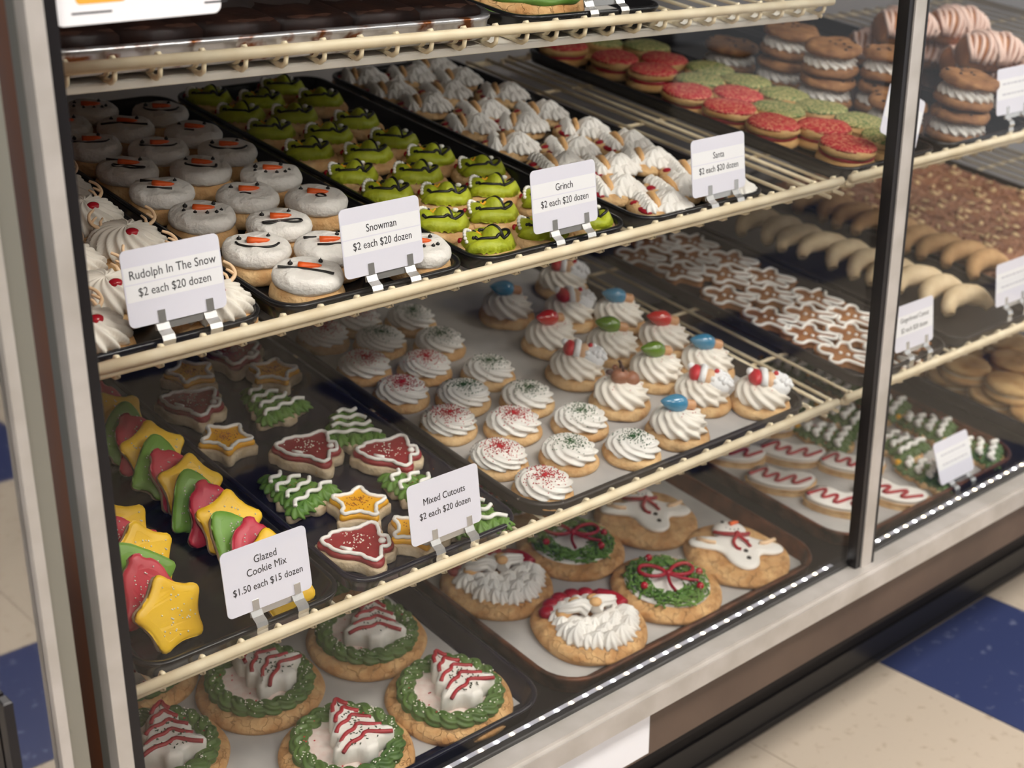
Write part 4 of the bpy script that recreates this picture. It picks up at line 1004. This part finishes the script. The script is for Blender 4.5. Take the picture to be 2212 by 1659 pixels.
# -- melting snowmen
def snowfig(seed):
    z = .0170
    o = chaikin([(-.012, .030), (-.020, .020), (-.034, .022), (-.054, .018), (-.056, .004), (-.040, -.002), (-.020, -.006), (-.016, -.030), (0, -.046), (.018, -.036), (.022, -.010), (.040, -.014), (.056, -.004), (.050, .010), (.026, .016), (.016, .026)], 3)
    bd = G().prism(resample(o, 90), z-.001, z+.0055, .0028, .0012)
    hd = G().ball((-.002, .034, z+.003), (.020, .0165, .010), 24, 12)
    sc = G().tube(chaikin([(-.021, .030, z+.004), (-.014, .019, z+.010), (0, .0155, z+.012), (.014, .018, z+.010), (.019, .027, z+.005)], 2, False), .0026, 8)
    sc.ball((.002, .0155, z+.0125), .0042, 8, 5)
    sc.tube(chaikin([(.002, .0155, z+.012), (-.006, .004, z+.009), (-.004, -.008, z+.008), (.001, -.010, z+.008)], 2, False), .0022, 7).tube(chaikin([(.002, .0155, z+.012), (.010, .006, z+.009), (.013, -.004, z+.008)], 2, False), .0022, 7)
    eyes = [G().ball((x, y, z+.0125), (.0022, .0022, .0016), 8, 5).mesh('eye', 'black_icing') for x, y in ((-.010, .040), (.008, .041))]
    ns = G().tube([(-.003, .034, z+.0135), (.003, .0365, z+.0145), (.008, .039, z+.0135)], lambda t: .0034*(1-.5*t), 8)
    btn = [G().ball((x, y, z+.0072), (.0030, .0030, .0020), 8, 5).mesh('button', 'black_icing') for x, y in ((.012, .008), (.006, -.012), (.006, -.026), (.030, .004))]
    hnd = [G().tube([(sx*.046, .012, z+.0075), (sx*.034, .004, z+.0085), (sx*.026, .003, z+.008)], .0026, 7).mesh('hand', 'antler_icing') for sx in (-1, 1)]
    sm = G()
    for x, y in ((-.008, .029), (-.004, .026), (.001, .0255), (.006, .027)): sm.ball((x, y, z+.0115), .0010, 6, 4)
    BG = Matrix.Diagonal((1.12, 1.12, 1., 1.))
    for q in (bd, hd, sc, ns, sm): q.v = [tuple(BG @ Vector(p_)) for p_ in q.v]
    for q in eyes+btn+hnd: q.transform(BG)
    return [('cookie_base', BIG[seed % 3]), ('body', bd.mesh('body', 'white_frosting')), ('head', hd.mesh('head', 'white_frosting'), None, [('eye', eyes[0]), ('eye', eyes[1]), ('nose', ns.mesh('nose', 'orange_icing')), ('smile', sm.mesh('smile', 'black_icing'))]), ('scarf', sc.mesh('scarf', 'red_icing'))]+[('button', b) for b in btn]+[('hand', h) for h in hnd]
big = [((1055, 1282), bigface(1), 'bearded_face_cookie', 'large white-bearded face cookie at the left pan edge', -.3), ((1268, 1352), bigface(2), 'bearded_face_cookie', 'large white-bearded face cookie nearest the pan front', -.3),
       ((1210, 1199), wreath(1), 'wreath_cookie', 'large green wreath cookie with red bow, farther back', -.6), ((1440, 1277), wreath(2), 'wreath_cookie', 'large green wreath cookie with red bow, near the front rim', -.5),
       ((1380, 1129), snowfig(1), 'snowman_cookie', 'large snowman figure cookie at the back, scarf hanging down', -.5), ((1585, 1206), snowfig(2), 'snowman_cookie', 'large snowman figure cookie nearest the front right rim', -.62),
       ((880, 1190), bigface(3), 'bearded_face_cookie', 'large white-bearded face cookie hidden behind the shelf rail', .1), ((1040, 1110), wreath(3), 'wreath_cookie', 'large green wreath cookie showing under the shelf corner', .2), ((1215, 1040), snowfig(3), 'snowman_cookie', 'large snowman figure cookie hidden under the lower shelf', 0.)]
its = [dict(zip(('x', 'v'), PD.pick(p[0][0], p[0][1], DF+.008)), p=p) for p in big]
relax(its, .132, .982, 1.292, .078)
for d in its:
    p = d['p']; spawn(p[1], p[2], p[3], 'cookie', PD.M(d['x'], d['v'], DF+.0008, p[4]), 'large decorated cookies')
# -- red zigzag cookies and iced trees
def zig(seed):
    o = resample(scale2([(x*1.25, y) for x, y in O_STOCK], .041), 60)
    p = [(-.012+.020*math.sin(k*1.7)*1., .038-.0105*k, .0165) for k in range(8)]
    p = [(.021*(1 if k % 2 else -1)+(.012 if k > 4 else -.004), .035-.0095*k, .0168) for k in range(8)]
    return [('cookie_base', G().prism(o, 0, .010, .0018, jit=.0008, seed=seed).mesh('cookie_base', 'dough')), ('icing', G().prism(scale2(o, .93), .0095, .0150, .0022, .0008).mesh('icing', 'white_frosting')), ('zigzag', G().tube(resample(chaikin(p, 2, False), 60, False), .0026, 7).mesh('zigzag', 'red_icing'))]
ZG = [zig(1), zig(2)]
def icedtree(seed):
    o = resample(scale2(O_TREE, .046), 72); g = garland(.041, .0210, seed, .0038)
    return [('cookie_base', G().prism(o, 0, .0105, .0018, jit=.0010, seed=seed).mesh('cookie_base', 'dough')), ('frosting', tree_leaves(.041, .0090, seed, .0108).mesh('frosting', 'dark_leaf_frosting')), ('garland', g.mesh('garland', 'white_icing')),
            ('star_dot', G().ball((0, .043, .015), .0052, 9, 6).mesh('star_dot', 'yellow_icing')), ('red_sprinkles', dots(14, seed, gauss(.018), .0225, .0012, 'sprinkle_red'), 'stuff')]
IT = [icedtree(1), icedtree(2)]
zz_ = [(1766, 985, 'z', .9), (1681, 1026, 'z', .9), (1812, 1082, 'z', .8), (1935, 1058, 'z', .5), (1870, 1030, 'z', 1.0), (1688, 940, 'z', 1.1), (1590, 985, 'z', .9),
       (1972, 915, 't', 1.0), (1914, 860, 't', .9), (1833, 893, 't', .9), (1840, 948, 't', 1.), (1921, 960, 't', .6), (2098, 962, 't', 1.1), (1985, 1018, 't', 1.0), (1732, 805, 't', 1.), (1830, 842, 't', .9), (1740, 880, 't', .8)]
its = rows(relax(grab(PD, zz_, DF+.012), .088, 1.468, 1.80, .055))
for i, d in enumerate(its):
    k = d['px'][2]
    spawn((ZG if k == 'z' else IT)[i % 2], 'zigzag_cookie' if k == 'z' else 'iced_tree_cookie', ('white iced cookie with red zigzag, ' if k == 'z' else 'green tree cookie with white garland, ')+where(d, 'pan front'), 'cookie', PD.M(d['x'], d['v'], DF+.0008, (d['px'][3]-.85)*.8+(.1 if k == 'z' else .25)), 'red zigzag cookies' if k == 'z' else 'iced tree cookies')
# -- golden sandwiches
GD = [sand(.0400, 'dough_sugar', s, 'dough_cream', .0125) for s in (0, 1.2, 2.6)]
gs = [(2134, 864, 0), (2200, 900, 0), (2034, 822, 0), (2184, 822, 1), (2090, 782, 1), (2190, 768, 1), (2182, 738, 1), (2100, 745, 0), (2012, 790, 0), (2260, 860, 0), (2150, 800, 0)]
its = relax(grab(PD, [g_ for g_ in gs if g_[2] == 0], DF+.028), .080, 1.978, 2.32, .06)
up = relax(grab(PD, [g_ for g_ in gs if g_[2] == 1], DF+.056), .080, 1.978, 2.32, .06)
rows(its); rows(up)
for i, d in enumerate(its): spawn(GD[i % 3], 'golden_sandwich_cookie', 'golden sugar sandwich cookie on tray, '+where(d), 'cookie', PD.M(d['x'], d['v'], DF, RND.uniform(0, 6)), 'golden sandwich cookies')
for i, d in enumerate(up): spawn(GD[i % 3], 'golden_sandwich_cookie', 'golden sugar sandwich cookie on top layer, '+where(d), 'cookie', PD.M(d['x'], d['v'], DF+.0290, RND.uniform(0, 6)), 'golden sandwich cookies')

# ================================================================== TOP SHELF
br = G().bbox(-.034, .034, -.05, .05, 0, .026, .004).mesh('brownie', 'brownie')
for i in range(6):
    for j in range(3):
        o = link('brownie', br); o.matrix_world = P1.M(.464+.0712*i, .078+.108*j, WT1+.0032, RND.uniform(-.03, .03))
        tag(o, 'dark brownie under plastic film, %s from left in %s row' % (ORD[i+1], ORD[j+1]), 'brownie', 'dark brownies in the rusty pan')
nx, ny = 40, 26; V = []; F = []
for j in range(ny+1):
    for i in range(nx+1):
        x, y = .418+.446*i/nx, .012+.45*j/ny; e = min(i, nx-i, j, ny-j)
        V.append((x, y, WT1+.0235+min(e, 2)*.0045+.0018*math.sin(i*1.9+j)*math.sin(j*1.3-i*.6)*(1 if e else 0)))
for j in range(ny):
    for i in range(nx): F.append((j*(nx+1)+i, j*(nx+1)+i+1, (j+1)*(nx+1)+i+1, (j+1)*(nx+1)+i))
o = link('plastic_film', G().add(V, F).mesh('plastic_film', 'plastic_film')); o.matrix_world = P1.M(0, 0, 0)
tag(o, 'clear plastic film stretched over the rusty silver pan', 'plastic film')
tw = [('cookie_base', BIG[0]), ('icing', G().lathe([(.055, .016), (.058, .018), (.054, .022), (.03, .0235), (.0005, .024)], 40, .015, 2.).mesh('icing', 'white_frosting')), ('green_border', G().tube(ring_pts(.058, 120, .0015, .017, 9), .0045, 12, True, ridge=(5, .2, .5)).mesh('green_border', 'leaf_frosting'))]
spawn(tw, 'iced_cookie', 'large white iced cookie with green border on top shelf', 'cookie', P1.M(.965, .10, WT1+.005, 0), None)
spawn(tw, 'iced_cookie', 'large white iced cookie with green border, farther back on top shelf', 'cookie', P1.M(1.005, .245, WT1+.005, 1), None)

# ================================================================== PRICE CARDS AND CLIPS
_tc = {}
def text_mesh(s, size, m='ink', bold=.004):
    key = (s, size, m)
    if key in _tc: return _tc[key]
    cu_ = bpy.data.curves.new('lettering', 'FONT'); cu_.body = s; cu_.size = size; cu_.align_x = 'CENTER'; cu_.align_y = 'CENTER'; cu_.extrude = .00006; cu_.resolution_u = 3
    o = bpy.data.objects.new('tmp', cu_); C.objects.link(o)
    dg = bpy.context.evaluated_depsgraph_get(); dg.update()
    me = bpy.data.meshes.new_from_object(o.evaluated_get(dg)); me.materials.clear(); me.materials.append(MATS[m])
    bpy.data.objects.remove(o); bpy.data.curves.remove(cu_); _tc[key] = me
    return me
CW, CH = .0856, .0605
CARD = G().prism(rrect(-CW/2, CW/2, 0, CH, .005, 6), -.0004, .0004, .0001).mesh('card', 'card_white', False)
def strap(x, w=.011):
    """spring-steel leg: from the plate down, out over the rim and under"""
    prof = [(.0006, .012), (.0006, .004), (-.0015, -.001), (-.0065, -.0045), (-.0078, -.0085), (-.0060, -.0125), (-.0062, -.019)]
    th = .0006; g = G(); n = len(prof)
    V = [(xx, y, z) for (y, z) in prof for xx in (x-w/2, x+w/2)]+[(xx, y-th, z-th*.6) for (y, z) in prof for xx in (x-w/2, x+w/2)]
    F = []
    for k in range(n-1):
        a = 2*k; F += [(a, a+1, a+3, a+2), (2*n+a, 2*n+a+2, 2*n+a+3, 2*n+a+1), (a, a+2, 2*n+a+2, 2*n+a), (a+1, 2*n+a+1, 2*n+a+3, a+3)]
    F += [(0, 2*n, 2*n+1, 1), (2*n-2, 2*n-1, 4*n-1, 4*n-2)]
    return g.add(V, F).mesh('leg', 'chrome', False)
CLIP = [('plate', G().bbox(-.027, .027, .0006, .0012, -.002, .014, .0002).mesh('plate', 'chrome', False)), ('leg', strap(-.021)), ('leg', strap(.021)),
        ('prong', G().bbox(-.0245, -.0180, -.0016, -.0010, .004, .0145, .0003).mesh('prong', 'chrome', False)), ('prong', G().bbox(.0180, .0245, -.0016, -.0010, .004, .0145, .0003).mesh('prong', 'chrome', False))]
def price_card(px, y, label, lines, clip_label, lean=6., roll=0., strips=True, clip=True, dash=False, dx=None):
    """px: pixel of the card's lower left corner; y: depth of the tray rim it is clipped to"""
    p = at_y(px[0], px[1], y)
    M = Matrix.Translation(p+Vector((CW/2, 0, 0))) @ Matrix.Rotation(roll, 4, 'Y') @ Matrix.Rotation(math.radians(-lean), 4, 'X')
    t = thing('price_card', label, 'price card', M, 'price cards')
    RX = Matrix.Rotation(PI/2, 4, 'X')
    link('card', CARD, t, RX)
    if strips:
        st = G().box(-CW/2+.0012, CW/2-.0012, -.0065, .0065, 0, .00008).mesh('paper_strip', 'paper_white', False)
        for (s, sz, z) in lines: link('paper_strip', st, t, Matrix.Translation((0, -.00045, z)) @ RX)
    for (s, sz, z) in lines:
        if dash:
            g = G(); rr = random.Random(len(s)*3+int(z*1e4)); x = -.03
            while x < .03: w = rr.uniform(.004, .010); g.box(x, min(.032, x+w), -.0011, .0011, 0, .00008); x += w+.002
            link('lettering', g.mesh('lettering', 'ink_faint', False), t, Matrix.Translation((0, -.00062, z)) @ RX)
        else: link('lettering', text_mesh(s, sz), t, Matrix.Translation((0, -.00062, z)) @ RX @ Matrix.Diagonal((.86, 1., 1., 1.)))
    if clip:
        spawn(CLIP, 'sign_clip', clip_label, 'clip', Matrix.Translation(p+Vector((CW/2+.006, -.0000, -.0045))) @ Matrix.Rotation(math.radians(-lean), 4, 'X'), 'steel price card clips')
    return t
YR2, YR3 = .9635, .9435
L2 = lambda s, sz=.0098: [(s, sz, .0405), ('$2 each $20 dozen', .0096, .0265)]
price_card((281, 712), YR2, 'price card reading Rudolph In The Snow', L2('Rudolph In The Snow', .0100), 'steel clip holding the red-nosed cookie price card')
price_card((746, 606), YR2, 'price card reading Snowman', L2('Snowman'), 'steel clip holding the snowman price card')
price_card((1153, 508), YR2, 'price card reading Grinch', L2('Grinch'), 'steel clip holding the lime green cookie price card')
price_card((1496, 430), YR2, 'price card reading Santa', L2('Santa'), 'steel clip holding the bearded cookie price card')
price_card((493, 1341), YR3, 'price card reading Glazed Cookie Mix', [('Glazed', .0098, .0455), ('Cookie Mix', .0098, .0350), ('$1.50 each $15 dozen', .0092, .0215)], 'steel clip holding the glazed cookie price card', strips=False)
price_card((890, 1184), YR3, 'price card reading Mixed Cutouts', [('Mixed Cutouts', .0098, .0400), ('$2 each $20 dozen', .0094, .0265)], 'steel clip holding the mixed cutouts price card', strips=False)
price_card((1933, 765), YR3+.004, 'price card in front of the gingerbread men', [('Gingerbread Cutout', .0090, .0400), ('$2 each $20 dozen', .0090, .0265)], 'steel clip holding the gingerbread price card')
price_card((2150, 666), YR3+.004, 'price card at right edge before the almond bars', [('aaa', .009, .0400), ('bbbb', .009, .0265)], 'steel clip holding the card before the almond bars', dash=True)
price_card((2152, 252), YR2+.004, 'price card at right edge before the horn pastries', [('aaa', .009, .0400), ('bbbb', .009, .0265)], 'steel clip holding the card before the horn pastries', dash=True)
price_card((1893, 316), YR2-.004, 'slipped tilted price card before the sugar sandwiches', [('Holiday', .0090, .0400), ('$1 each', .0090, .0265)], 'steel clip under the slipped tilted price card', roll=math.radians(23), clip=False)
price_card((2033, 1050), .948, 'price card leaning before the iced tree cookies', [('cc', .009, .0400), ('ddd', .009, .0265)], 'steel clip holding the card before the tree cookies', dash=True, lean=20.)
spawn(CLIP, 'sign_clip', 'steel clip on the black tray rim of the top shelf', 'clip', Matrix.Translation(at_y(1305, 14, .998)+Vector((0, 0, .003))) @ Matrix.Rotation(math.radians(-6), 4, 'X'), 'steel price card clips')
# sign taped to the glass and paper on the lower panel
p0 = at_y(118, 60, GY-.0015); p1 = at_y(478, 24, GY-.0015)
sw_ = p1.x-p0.x
sg = thing('glass_sign', 'white sign with orange block on the upper left glass', 'sign', Matrix.Translation((p0.x, GY-.0015, p0.z)))
RX = Matrix.Rotation(PI/2, 4, 'X')
link('sheet', G().prism(rrect(0, sw_, 0, .12, .006, 6), -.0005, .0005, .0001).mesh('sheet', 'paper_white', False), sg, RX)
link('orange_block', G().prism(rrect(.13*sw_, .42*sw_, .0130, .08, .003, 5), 0, .0001, .00002).mesh('orange_block', 'sign_orange', False), sg, Matrix.Translation((0, -.00055, 0)) @ RX)
for x0_, x1_, zz in ((.012, .040, .0068), (.108, .126, .0070), (.086, .112, .0245)):
    link('small_print', G().box(x0_, x1_, 0, .0012, 0, .00008).mesh('small_print', 'ink', False), sg, Matrix.Translation((0, -.00058, zz)) @ RX)
pr_ = at_y(1405, 1512, GY-.007)
o = link('paper_notice', G().box(pr_.x-.30, pr_.x, GY-.0072, GY-.0066, .242, .3040).mesh('paper_notice', 'paper_white', False)); tag(o, 'white paper taped to the brown panel under the case', 'notice')

dup = {k: v for k, v in LABELS.items() if len(v) > 1}
if dup: print('DUPLICATE LABELS', dup)
long_ = [k for k in LABELS if not 4 <= len(k.split()) <= 16]
if long_: print('LABEL LENGTH', long_)
